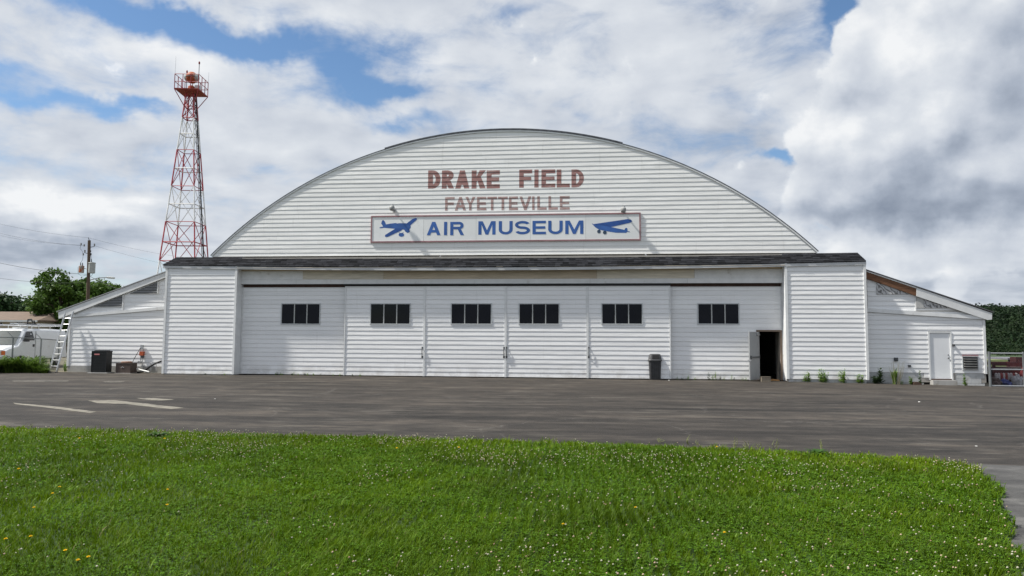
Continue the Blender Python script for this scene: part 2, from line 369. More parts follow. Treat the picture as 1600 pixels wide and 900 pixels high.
def clip(poly, axis, val, keep_greater):
    out = []
    for i in range(len(poly)):
        a, b = poly[i], poly[(i+1) % len(poly)]
        ia = (a[axis] >= val-1e-9) if keep_greater else (a[axis] <= val+1e-9)
        ib = (b[axis] >= val-1e-9) if keep_greater else (b[axis] <= val+1e-9)
        if ia: out.append(a)
        if ia != ib:
            t = (val-a[axis])/(b[axis]-a[axis]); q = [a[0]+t*(b[0]-a[0]), a[1]+t*(b[1]-a[1])]; q[axis] = val; out.append(tuple(q))
    return out
def area(p): return abs(sum(p[i][0]*p[(i+1) % len(p)][1]-p[(i+1) % len(p)][0]*p[i][1] for i in range(len(p))))/2
def siding(parent, poly, y, z0, course, lip=.026, holes=(), joints=0, m=None, name='siding_board', seed=0):
    """lap boards over a convex outline (x,z): every board an object; face leans out to its bottom lip"""
    rr = random.Random(seed); zmax = max(q[1] for q in poly); z = z0; m = m or SIDING
    while z < zmax-1e-4:
        za, zb = z, z+course
        band = clip(clip(poly, 1, za, True), 1, zb, False); z = zb
        if len(band) < 3 or area(band) < .004: continue
        xs0, xs1 = min(q[0] for q in band), max(q[0] for q in band)
        hs = [h for h in holes if h[2] < zb-1e-4 and h[3] > za+1e-4]
        full = [h for h in hs if h[2] <= za+1e-4 and h[3] >= zb-1e-4]
        spans = [(xs0, xs1)]
        for h in full:
            spans = [s2 for (a, b) in spans for s2 in ((a, min(b, h[0])), (max(a, h[1]), b)) if s2[1]-s2[0] > .01]
        if joints:
            ns = []
            for (a, b) in spans:
                cuts = sorted(rr.uniform(a+.8, b-.8) for _ in range(joints)) if b-a > 5 else []
                cuts = [c for i, c in enumerate(cuts) if i == 0 or c-cuts[i-1] > 1.2]
                e = [a]+cuts+[b]; ns += [(e[i], e[i+1]) for i in range(len(e)-1)]
            spans = ns
        for (a, b) in spans:
            piece = clip(clip(band, 0, a, True), 0, b, False)
            if len(piece) < 3: continue
            pcs = [piece]
            for h in hs:
                if h in full: continue
                nx = []
                for p in pcs:
                    for q in (clip(p, 0, h[0], False), clip(p, 0, h[1], True),
                              clip(clip(clip(p, 0, h[0], True), 0, h[1], False), 1, h[2], False),
                              clip(clip(clip(p, 0, h[0], True), 0, h[1], False), 1, h[3], True)):
                        if len(q) >= 3 and area(q) > 1e-4: nx.append(q)
                pcs = nx
            mb = MB(); dy = rr.uniform(-.0015, .0015)
            for p in pcs:
                n = len(p); yf = [y + dy - .004 - lip*(1-(q[1]-za)/course) for q in p]
                mb.add([(q[0], f, q[1]) for q, f in zip(p, yf)] + [(q[0], y+.012, q[1]) for q in p],
                       [tuple(range(n))] + [(i, n+i, n+(i+1) % n, (i+1) % n) for i in range(n)])
            if mb.v: mb.build(name, m, parent)
def sheet(mb, x0, x1, z0, z1, y0, y1, holes=()):
    xs = sorted({x0, x1, *[h[0] for h in holes], *[h[1] for h in holes]}); zs = sorted({z0, z1, *[max(z0, h[2]) for h in holes], *[h[3] for h in holes]})
    for i in range(len(xs)-1):
        for j in range(len(zs)-1):
            cx, cz = (xs[i]+xs[i+1])/2, (zs[j]+zs[j+1])/2
            if any(h[0] < cx < h[1] and h[2] < cz < h[3] for h in holes): continue
            mb.box(xs[i], xs[i+1], y0, y1, zs[j], zs[j+1])
    return mb

ORD = ['first', 'second', 'third', 'fourth', 'fifth', 'sixth', 'seventh', 'eighth', 'ninth', 'tenth', 'eleventh', 'twelfth', 'thirteenth', 'fourteenth', 'fifteenth', 'sixteenth', 'seventeenth', 'eighteenth', 'nineteenth', 'twentieth']

def grass_mat(name='grass_blade', rough=.5, tr=.30):
    m = bpy.data.materials.new(name); m.use_nodes = True; t = NT(m.node_tree); m.node_tree.nodes.clear()
    c = t.node('ShaderNodeAttribute', attribute_name='tint').outputs['Color']
    b = t.node('ShaderNodeBsdfPrincipled', {'Base Color': c, 'Roughness': rough}); b.inputs['Specular IOR Level'].default_value = .12
    tl = t.node('ShaderNodeBsdfTranslucent', {'Color': c}); mx = t.node('ShaderNodeMixShader', {0: tr, 1: b.outputs[0], 2: tl.outputs[0]})
    t.node('ShaderNodeOutputMaterial', {0: mx.outputs[0]}); return m

# ================================================================ ground
def base_z(x): return 0.0 if x < 9 else max(-0.126, -0.014*(x-9))
def noise_ground(name, kind_):
    m = bpy.data.materials.new(name); m.use_nodes = True; t = NT(m.node_tree); b = m.node_tree.nodes['Principled BSDF']
    pos = t.node('ShaderNodeNewGeometry').outputs['Position']
    if kind_ == 'asphalt':
        n1 = t.noise(t.v('MULTIPLY', pos, (.12, .95, 1)), 1.0, 9, .68, .6)
        n2 = t.noise(t.v('MULTIPLY', pos, (.8, 1.7, 1)), 1.4, 7, .72, .6)
        n3 = t.noise(pos, .12, 4, .55)
        f = t.m('ADD', t.m('MULTIPLY', n1, .62), t.m('MULTIPLY', n2, .38))
        c = t.ramp(f, [(.39, (.010, .009, .008)), (.465, (.024, .0215, .019)), (.53, (.043, .0375, .032)), (.62, (.084, .071, .058))])
        c = t.mix(t.rng(n3, .35, .65, 0, .35), c, (.036, .030, .025, 1))
        br = t.rng(t.sep(pos)[1], -12, 0.0, 0.0, .40)                          # browner, silted strip along the doors
        c = t.mix(t.m('MULTIPLY', br, t.rng(n2, .3, .6)), c, (.072, .058, .044, 1))
        n5 = t.noise(t.v('MULTIPLY', pos, (.22, 1.1, 1)), 1.3, 7, .7)
        c = t.mix(t.m('MULTIPLY', t.rng(n5, .54, .66, 0, 1, True), .6), c, (.12, .108, .092, 1))   # pale worn patches
        wob = t.v('ADD', pos, t.v('MULTIPLY', t.v('SUBTRACT', t.noise(pos, .9, 5, .6, out='Color'), (.5, .5, .5)), (1.5, 1.5, 0)))
        vo = t.node('ShaderNodeTexVoronoi', {'Vector': wob, 'Scale': .26}, feature='DISTANCE_TO_EDGE')
        ck = t.m('MULTIPLY', t.rng(vo.outputs[0], .0, .010, 1, 0), t.rng(t.noise(pos, .35, 3, .5), .46, .62))
        c = t.mix(t.m('MULTIPLY', ck, .30), c, (.17, .16, .145, 1))
        n7 = t.noise(t.v('MULTIPLY', pos, (.8, 1.6, 1)), 1.4, 7, .72); f7 = t.rng(n7, .3, .7, .72, 1.28); c = t.mix(1.0, c, t.comb(f7, f7, f7), 'MULTIPLY')
        gr = t.noise(pos, 42.0, 4, .8)
        g2 = t.rng(gr, .25, .75, .6, 1.45); c = t.mix(1.0, c, t.comb(g2, g2, g2), 'MULTIPLY')
        b.inputs['Roughness'].default_value = .82; b.inputs['Specular IOR Level'].default_value = .3; bs, bd = 60.0, .5
        h = t.noise(pos, bs, 4, .7)
    elif kind_ == 'concrete':
        n1 = t.noise(t.v('MULTIPLY', pos, (.6, 1.2, 1)), 1.2, 8, .65)
        c = t.ramp(n1, [(.36, (.035, .034, .034)), (.52, (.075, .073, .070)), (.66, (.16, .155, .147))])
        gr = t.noise(pos, 35.0, 4, .8); g2 = t.rng(gr, .25, .75, .75, 1.25); c = t.mix(1.0, c, t.comb(g2, g2, g2), 'MULTIPLY')
        b.inputs['Roughness'].default_value = .85; bd = .5; h = t.noise(pos, 40, 4, .7)
    else:
        n1 = t.noise(pos, .25, 8, .65); n2 = t.noise(pos, 6.0, 5, .7)
        f = t.m('ADD', t.m('MULTIPLY', n1, .5), t.m('MULTIPLY', n2, .5))
        c = t.ramp(f, [(.35, (.016, .034, .010)), (.52, (.030, .062, .014)), (.66, (.075, .085, .030))] if kind_ == 'grass' else [(.35, (.05, .06, .025)), (.5, (.12, .105, .07)), (.7, (.22, .19, .14))])
        b.inputs['Roughness'].default_value = .9; bd = .6; h = n2
    t._in(b.inputs['Base Color'], c)
    bp = t.node('ShaderNodeBump', {'Height': h}); bp.inputs['Strength'].default_value = bd; bp.inputs['Distance'].default_value = .012
    t._in(b.inputs['Normal'], bp.outputs[0]); MATS[name] = m; return m
ASPHALT = noise_ground('asphalt', 'asphalt'); SOIL = noise_ground('lawn_soil', 'grass'); VERGE = noise_ground('rough_verge', 'dirt'); PATHC = noise_ground('old_concrete', 'concrete')
FIELD = noise_ground('field_grass', 'grass')
def strip_sheet(name, xs, y0, y1, dz, m):
    mb = MB()
    vs = [(x, y, base_z(x)+dz) for x in xs for y in (y0, y1)]
    mb.add(vs, [(2*i, 2*i+2, 2*i+3, 2*i+1) for i in range(len(xs)-1)])
    o = mb.build(name, m); tag(o, kind='structure'); return o
XS = [-2500, -400, 9, 18, 400, 2500]
o = strip_sheet('ground', XS, -400, 3500, -.022, FIELD)
o = strip_sheet('asphalt_apron', [-70, 9, 18, 60], -60, 0.98, 0.0, ASPHALT)
o = strip_sheet('gravel_yard', [-70, 9, 18, 60], 0.94, 40, -.006, VERGE)
# lawn bed: outline slightly ragged
edge = [(-45, -16.9), (-20, -18.0), (-10.88, -18.62), (-6, -18.80), (-1.22, -19.02), (2.5, -19.45), (4.2, -19.82), (4.75, -19.98), (5.05, -20.18), (5.14, -20.5), (4.98, -21.1), (4.66, -21.9), (4.28, -22.7), (3.87, -23.6), (3.42, -24.5), (2.8, -26), (2.2, -28), (0.5, -34), (-3, -45)]
dense = []
for (a, b_) in zip(edge[:-1], edge[1:]):
    n = max(2, int(math.hypot(b_[0]-a[0], b_[1]-a[1])/.12))
    for i in range(n):
        t_ = i/n; dense.append((a[0]+t_*(b_[0]-a[0]) + .055*random.gauss(0, 1), a[1]+t_*(b_[1]-a[1]) + .055*random.gauss(0, 1)))
lawn_poly = dense + [(-3, -58), (-45, -58)]
me = bpy.data.meshes.new('lawn_bed'); bm = bmesh.new()
f = bm.faces.new([bm.verts.new((x, y, .022)) for x, y in lawn_poly])
r = bmesh.ops.extrude_face_region(bm, geom=[f])
for v_ in [g for g in r['geom'] if isinstance(g, bmesh.types.BMVert)]: v_.co.z = -.004
bmesh.ops.recalc_face_normals(bm, faces=bm.faces); bmesh.ops.triangulate(bm, faces=bm.faces); bm.to_mesh(me); bm.free()
me.materials.append(SOIL); lawn = bpy.data.objects.new('lawn_bed', me); COL.objects.link(lawn); tag(lawn, kind='structure')
# the old concrete strip that leaves the apron beside the lawn
mb = MB(); pp = [(5.0, -20.0), (6.4, -20.12), (9.0, -20.35), (30, -22.0), (30, -58), (-3.5, -58), (-3.5, -45), (0.2, -34), (1.9, -28), (2.6, -26), (3.2, -24.5), (3.7, -22.7), (4.4, -21.2)]
mb.add([(x, y, base_z(x)+.004) for x, y in pp], [tuple(range(len(pp)))])
o = mb.build('concrete_path', PATHC); tag(o, kind='structure')
# faded paint left on the apron, each stripe a ragged flat mark
FADED = mat('faded_line_paint', (.20, .185, .15), .8, var=.3, vscale=3, dirt=((.05, .048, .045), .50, .72, 5.0, (1, 1, 1)))
def stripe(pts, name='painted_stripe'):
    k = len(pts)//2; top = pts[:k]; bot = pts[k:][::-1]; mb = MB(); T = []; B = []
    for a, b_, c, d in zip(top[:-1], top[1:], bot[:-1], bot[1:]):
        for i in range(8):
            q = i/8; T.append(G(a[0]+q*(b_[0]-a[0]), a[1]+q*(b_[1]-a[1])+random.uniform(-.25, .25))); B.append(G(c[0]+q*(d[0]-c[0]), c[1]+q*(d[1]-c[1])+random.uniform(-.25, .25)))
    T.append(G(*top[-1])); B.append(G(*bot[-1]))
    n = len(T); mb.add([(p[0], p[1], .004) for p in T+B], [(i, n+i, n+i+1, i+1) for i in range(n-1)])
    return tag(mb.build(name, FADED), kind='structure')
stripe([(20, 629.6), (85, 635.2), (151, 643.6), (140, 645.4), (80, 638.0), (24, 631.6)])
stripe([(137, 626), (180, 625.6), (287, 637.4), (268, 639.4), (195, 631.4), (152, 630.0)])
stripe([(213, 622.2), (240, 622.0), (272, 624.6), (252, 626), (232, 624.8), (220, 623.6)])
FADED = mat('worn_line_paint', (.12, .11, .092), .8, var=.3, vscale=3, dirt=((.05, .047, .043), .46, .66, 4.0, (1, 1, 1)))
stripe([(18, 594.8), (60, 594.6), (108, 594.7), (106, 596.0), (60, 596.3), (22, 596.2)])
stripe([(160, 596), (175, 595.8), (196, 596), (190, 597.4), (172, 597.6), (163, 597.2)])
# ================================================================ hangar
YD, YB, YG = .35, .55, .62                 # middle doors, outer doors, gable
XL, XR = -19.27, 11.60                     # outer ends of the front
hangar = thing('hangar', 'large white sided hangar with an arched gable, dark pent roof and sliding doors', 'hangar', ((XL+XR)/2, 8, 0))
def part(name, mb, m, parent=hangar, **k): return mb.build(name, m, parent, **k)
# arch
ax0, ax1, zs, za_ = float(P(331.5, 399, YG)[0]), float(P(1276.5, 396, YG)[0]), float(P(804, 398, YG)[2]), float(P(804, 205.5, YG)[2])
acx = (ax0+ax1)/2; hw = (ax1-ax0)/2; rise = za_-zs; AR = (hw*hw+rise*rise)/(2*rise); acz = za_-AR
def arch(n=72, dr=0.0, x0=None, x1=None):
    R_ = AR+dr; a = math.asin(hw/AR); o_ = []
    for i in range(n+1):
        t_ = -a+2*a*i/n; o_.append((acx+R_*math.sin(t_), acz+R_*math.cos(t_)))
    return o_
gable_poly = arch()[::-1]
gw = part('gable_wall', MB().prism(arch(72, -.02), YG, YG+.08), SHEATH)
siding(gw, gable_poly, YG, zs-.04, .2013, lip=.017, joints=2, m=SIDING_G, seed=3)
# roof shell and its dark metal edge
n = 72; A0 = arch(n, .03); A1 = arch(n, .09); mb = MB()
mb.add([(x, YG-.02, z) for x, z in A0]+[(x, YG-.02, z) for x, z in A1]+[(x, 30, z) for x, z in A0]+[(x, 30, z) for x, z in A1],
       [(i, n+1+i, n+2+i, i+1) for i in range(n)] + [(n+1+i, 3*(n+1)+i, 3*(n+1)+i+1, n+2+i) for i in range(n)] + [(i, i+1, 2*(n+1)+i+1, 2*(n+1)+i) for i in range(n)])
part('roof', mb, ROOFTOP)
def edge_strip(lo, hi, d0, d1, y0, y1):
    A0 = arch(n, d0)[lo:hi+1]; A1 = arch(n, d1)[lo:hi+1]; k = len(A0); mb = MB()
    mb.add([(x, y0, z) for x, z in A0]+[(x, y0, z) for x, z in A1]+[(x, y1, z) for x, z in A0]+[(x, y1, z) for x, z in A1],
           [(i, k+i, k+i+1, i+1) for i in range(k-1)]+[(k+i, 3*k+i, 3*k+i+1, k+i+1) for i in range(k-1)]+[(i, i+1, 2*k+i+1, 2*k+i) for i in range(k-1)]+[(0, k, 3*k, 2*k), (k-1, 3*k-1, 4*k-1, 2*k-1)])
    return mb
part('roof_edge_trim', edge_strip(0, n, -.005, .06, YG-.050, YG-.030), WHITE_TRIM)
part('roof_edge_trim', edge_strip(0, n, .062, .095, YG-.060, YG-.021), ROOFMETAL)
part('ridge_flashing', edge_strip(23, 49, .097, .142, YG-.075, YG+.6), ROOFMETAL)
# rear shell
part('side_wall', MB().box(ax0+.02, ax0+.14, YG+.1, 29.8, 0, zs), SHEATH); part('side_wall', MB().box(ax1-.14, ax1-.02, YG+.1, 29.8, 0, zs), SHEATH)
part('back_wall', MB().prism(arch(40, -.03)+[(ax1-.2, 0), (ax0+.2, 0)], 29.82, 29.95), SHEATH)
FLOORM = mat('hangar_floor', (.12, .115, .11), .7, var=.2)
part('floor', MB().box(-15.7, 8.3, .97, 29.8, -.15, .012), FLOORM)
# wings (the pockets either side of the doors)
wxl = (XL, P(367, 520, 0)[0]); wxr = (P(1229, 520, 0)[0], XR)
for (a, b, sd) in ((wxl[0], wxl[1], 1), (wxr[0], wxr[1], 2)):
    zb0 = .05 if sd == 1 else .12
    w = part('wing_wall', MB().box(a+.03, b-.03, .02, .10, zb0, 4.99).box(a+.03, a+.10, .101, 1.9, .0, 4.98).box(b-.10, b-.03, .101, .98, .0, 4.98).box(a+.101, b-.101, 1.8, 1.9, 0, 4.9), SHEATH)
    siding(w, [(a+.07, zb0), (b-.07, zb0), (b-.07, 4.96), (a+.07, 4.96)], .02, zb0, .196, lip=.018, seed=10+sd)
    # outer corner boards and the return into the door recess
    MB().box(a-.03, a+.07, -.035, .13, zb0-.01, 4.96).build('corner_board', WHITE_TRIM, w); MB().box(b-.07, b+.03, -.035, .13, zb0-.01, 4.96).build('corner_board', WHITE_TRIM, w)
    inner = b if sd == 1 else a
    x0, x1 = (inner-.02, inner+.012) if sd == 1 else (inner-.012, inner+.02)
    MB().box(x0, x1, .131, YB+.16, .03, 4.85).build('return_board', WHITE_TRIM, w)
    fx = (a, b)
    if sd == 2: MB().box(a+.05, b-.05, .03, .4, -.14, zb0-.005).build('foundation', BLOCK, w)
    else: MB().box(a+.05, b-.05, .03, .4, -.04, zb0-.005).build('foundation', CONC, w)
# sides of the wings
for (xx, sgn) in ((XL, -1), (XR, 1)):
    pass
# header above the doors
hz0, hz1 = 4.165, 4.85
hd = part('header', MB().box(wxl[1], wxr[0], YD+.10, YG-.02, hz0+.02, 5.4), SHEATH)
jx = [wxl[1]+.012, -13.2, -9.4, -4.9, 0.2, 4.4, wxr[0]-.012]
for i in range(6):
    MB().box(jx[i]+.004, jx[i+1]-.004, YD+.05+.003*(i % 2), YD+.098, hz0, hz0+.21).build('header_board', WHITE_TRIM, hd)
    MB().box(jx[i]+.3*(i > 0)+.004, jx[i+1]+.3*(i < 5)-.004, YD+.065+.003*(i % 2), YD+.098, hz0+.215, hz0+.60).build('header_board', (OCHRE2 if i in (1, 4) else TAN) if 0 < i < 5 else WHITE_TRIM, hd)
    MB().box(jx[i]+.004, jx[i+1]-.004, YD+.058, YD+.098, hz0+.605, hz0+.95).build('header_board', TAN, hd)
# steel door track
part('door_track', MB().box(wxl[1]+.02, wxr[0]-.02, YB+.085, YB+.17, 3.95, 4.20), RUST)
part('door_track', MB().box(P(537, 446, YD)[0], P(1048, 446, YD)[0], YD+.01, YD+.085, hz0-.075, hz0-.004), DARK)
# sliding doors
ux = [376, 538, 663, 790, 918, 1048, 1223]
wins = [(441, 499), (580, 640), (706, 767), (812, 873), (941, 1003), (1091, 1154)]
def pxz(u, v, y): p = P(u, v, y); return p[0], p[2]
DZ0 = .045
for i in range(6):
    y = YB if i in (0, 5) else YD
    x0 = P(ux[i], 520, y)[0]; x1 = P(ux[i+1], 520, y)[0]
    if i == 0: x0 = wxl[1]+.02; x1 += .12
    if i == 5: x1 = wxr[0]-.02; x0 -= .12
    ztop = 4.045 if i not in (0, 5) else 4.02
    w0, wz1 = pxz(wins[i][0], 475.2, y); w1, wz0 = pxz(wins[i][1], 505.8, y)
    holes = [(w0, w1, wz0, wz1)]
    if i == 5: holes.append((7.36, 8.26, 0.0, 2.085))
    d = part('sliding_door', sheet(MB(), x0, x1, DZ0 if i != 5 else .02, ztop, y+.014, y+.07, holes), SHEATH)
    ex = .05
    poly = [(x0+ex, DZ0), (x1-ex, DZ0), (x1-ex, ztop-.03), (x0+ex, ztop-.03)]
    bh = [(w0-.045, w1+.045, wz0-.045, wz1+.045)] + ([(7.27, 8.35, -.1, 2.16)] if i == 5 else [])
    siding(d, poly, y+.013, DZ0, .2005, lip=.018, holes=bh, seed=30+i)
    for (a, b) in ((x0, x0+ex-.003), (x1-ex+.003, x1)):
        MB().box(a, b, y-.028, y+.013, DZ0-.01, ztop).build('edge_trim', WHITE_TRIM, d)
    MB().box(x0+ex, x1-ex, y-.024, y+.013, ztop-.028, ztop).build('edge_trim', WHITE_TRIM, d)
    # window: frame, two bars, three panes
    fr = MB(); t_ = .043
    fr.box(w0-t_, w1+t_, y-.030, y+.02, wz1, wz1+t_).box(w0-t_, w1+t_, y-.034, y+.02, wz0-t_, wz0).box(w0-t_, w0, y-.030, y+.02, wz0, wz1).box(w1, w1+t_, y-.030, y+.02, wz0, wz1)
    fr.build('window_frame', FRAMEGREY, d)
    step = (w1-w0)/3
    for k in (1, 2): MB().box(w0+k*step-.022, w0+k*step+.022, y-.018, y+.03, wz0+.002, wz1-.002).build('mullion', MULL, d)
    for k in range(3): MB().box(w0+k*step+(.024 if k else .002), w0+(k+1)*step-(.024 if k < 2 else .002), y+.012, y+.018, wz0+.002, wz1-.002).build('window_pane', GLASS, d)
    if i == 1:
        cx = w0+step*1.22
        MB().tube([(cx, y+.05, wz1-.02), (cx+.08, y+.05, wz1-.25), (cx+.14, y+.05, wz1-.5), (cx+.10, y+.05, wz0+.05)], [.02, .035, .03, .025], 5).build('hanging_cloth', mat('pale_cloth', (.55, .53, .48), .8), d)
    # pull handles
    hpos = {1: [660], 2: [787.5], 3: [791.5], 4: [920]}.get(i, [])
    for u in hpos:
        hx = P(u, 550, y)[0]; zt = P(u, 543.5, y)[2]; zb = P(u, 557.5, y)[2]
        MB().tube([(hx, y-.02, zt), (hx, y-.075, zt-.02), (hx, y-.08, (zt+zb)/2), (hx, y-.075, zb+.02), (hx, y-.02, zb)], .018, 6).box(hx-.03, hx+.03, y-.034, y-.02, zt-.03, zt+.05).box(hx-.035, hx+.035, y-.034, y-.02, zb-.06, zb+.05).build('door_handle', DARKSTEEL, d)
    if i == 5: door6 = d
# personnel doorway in the last sliding door
dfm = part('doorway_frame', MB().box(7.28, 7.357, YB-.034, YB+.10, 0.02, 2.15).box(8.263, 8.34, YB-.034, YB+.10, .02, 2.15).box(7.357, 8.263, YB-.034, YB+.10, 2.088, 2.15), mat('brown_frame', (.16, .115, .085), .6, var=.3))
part('threshold', MB().box(7.50, 8.16, YB-.16, YB+.35, .014, .05), WOOD)
hx, hy = 7.37, YB-.045; L = .90; ang = math.atan2(-.72, -.58); dx_, dy_ = math.cos(ang), math.sin(ang); nx_, ny_ = -dy_, dx_
leaf = MB()
def leafbox(mb, s0, s1, o0, o1, z0, z1):
    return mb.add([(hx+dx_*s+nx_*o, hy+dy_*s+ny_*o, z) for z in (z0, z1) for s, o in ((s0, o0), (s1, o0), (s1, o1), (s0, o1))],
                  [(0, 3, 2, 1), (4, 5, 6, 7), (0, 1, 5, 4), (1, 2, 6, 5), (2, 3, 7, 6), (3, 0, 4, 7)])
lf = part('door_leaf', leafbox(leaf, 0, L, -.022, .022, .06, 2.07), GREYDOOR)
sgn = 1 if (nx_*0 + ny_*-1) > 0 else -1
sgn = 1 if (nx_*(0-hx)+ny_*(-30-hy)) > 0 else -1
b1 = MB(); leafbox(b1, .06, .84, sgn*.05, sgn*.085, .98, 1.03); leafbox(b1, .06, .12, sgn*.022, sgn*.05, .97, 1.04); leafbox(b1, .74, .84, sgn*.022, sgn*.05, .94, 1.07); b1.build('panic_bar', DARKSTEEL, lf)
b1 = MB(); leafbox(b1, .05, .28, sgn*.022, sgn*.075, 1.92, 2.00); b1.build('door_closer', STEEL, lf)
b1 = MB(); leafbox(b1, .84, .92, sgn*-.06, sgn*.06, .84, .90); b1.build('door_knob', STEEL, lf)
# pent roof with shingles, sagging a little in the middle
def sag(x): q = (x-(XL+XR)/2)/((XR-XL)/2); return -.16*max(0, 1-q*q)
zf0, zf1, zr = 4.965, 5.045, float(P(268, 402, YG-.045)[2]); yf_, yr_ = -.032, YG-.045; ns = 40
xo0, xo1 = XL-.16, XR+.04; mb = MB(); rows = []
for i in range(ns+1):
    x = xo0+(xo1-xo0)*i/ns; xt = min(max(x, XL+.22), XR-.26) if i in (0, ns) else x
    xt = xo0+.30 if i == 0 else (xo1-.12 if i == ns else x); s_ = sag(x)
    rows.append([(x, yf_, zf0+s_), (x, yf_, zf1+s_), (xt, yr_, zr+s_*.5), (x, yr_, zf0+s_*.5+.02)])
mb.add([q for r_ in rows for q in r_], [(i*4+k, (i+1)*4+k, (i+1)*4+(k+1) % 4, i*4+(k+1) % 4) for i in range(ns) for k in range(4)] + [(0, 1, 2, 3), (ns*4, ns*4+3, ns*4+2, ns*4+1)])
pr = part('pent_roof', mb, ROOFTOP)
# roof over the pockets behind the pent slope
for (a, b) in ((xo0+.3, wxl[1]), (wxr[0], xo1-.12)):
    MB().add([(a, yr_+.002, zr-.01), (b, yr_+.002, zr-.01), (b, 1.98, 4.99), (a, 1.98, 4.99), (a, yr_+.002, 4.98), (b, yr_+.002, 4.98)], [(0, 1, 2, 3), (0, 3, 4), (1, 5, 2), (4, 3, 2, 5), (0, 4, 5, 1)]).build('back_slope', ROOFTOP, pr)
mb = MB(); rr = random.Random(5); nrow = 5
for r_ in range(nrow):
    x = xo0 - rr.uniform(0, .3)
    while x < xo1-.01:
        wd = rr.uniform(.24, .42); a = max(x+.004, xo0+.30*r_/nrow+.01); b = min(x+wd-.004, xo1-.12*r_/nrow-.01); x += wd
        if b-a < .03: continue
        t0_, t1_ = r_/nrow-.03-rr.uniform(0, .035), (r_+1)/nrow; lift0 = .022+rr.uniform(0, .012); sl_ = Vector((0, yr_-yf_, zr-zf1)).normalized(); nrm = Vector((0, -sl_.z, sl_.y))
        def sp(xx, t_, l): s_ = sag(xx)*(1-.5*max(t_, 0)); return (xx, yf_+(yr_-yf_)*t_-sl_.z*l, zf1+(zr-zf1)*t_+s_+sl_.y*l)
        mb.add([sp(a, t0_, lift0), sp(b, t0_, lift0), sp(b, t1_, .008), sp(a, t1_, .008), sp(a, t0_, .004), sp(b, t0_, .004)], [(0, 1, 2, 3), (4, 5, 1, 0), (0, 3, 4), (1, 5, 2)])
tag(mb.build('shingles', SHINGLE, pr), kind='stuff')
mb = MB()
for i in range(ns):
    xa = xo0+(xo1-xo0)*i/ns; xb = xo0+(xo1-xo0)*(i+1)/ns
    za0, zb0 = zf0+sag(xa), zf0+sag(xb)
    mb.add([(xa, yf_-.018, za0-.085), (xb, yf_-.018, zb0-.085), (xb, yf_-.018, zb0+.035), (xa, yf_-.018, za0+.035), (xa, yf_+.02, za0-.085), (xb, yf_+.02, zb0-.085), (xb, yf_+.02, zb0+.035), (xa, yf_+.02, za0+.035)],
           [(0, 1, 2, 3), (4, 7, 6, 5), (0, 4, 5, 1), (3, 2, 6, 7)])
mb.build('fascia', mat('fascia_grey', (.50, .51, .52), .5, var=.12, vscale=1.5), pr)
# soffit closing the recess
part('soffit', MB().box(wxl[1]+.02, wxr[0]-.02, -.06, YD+.05, 4.868, 4.884), TAN)

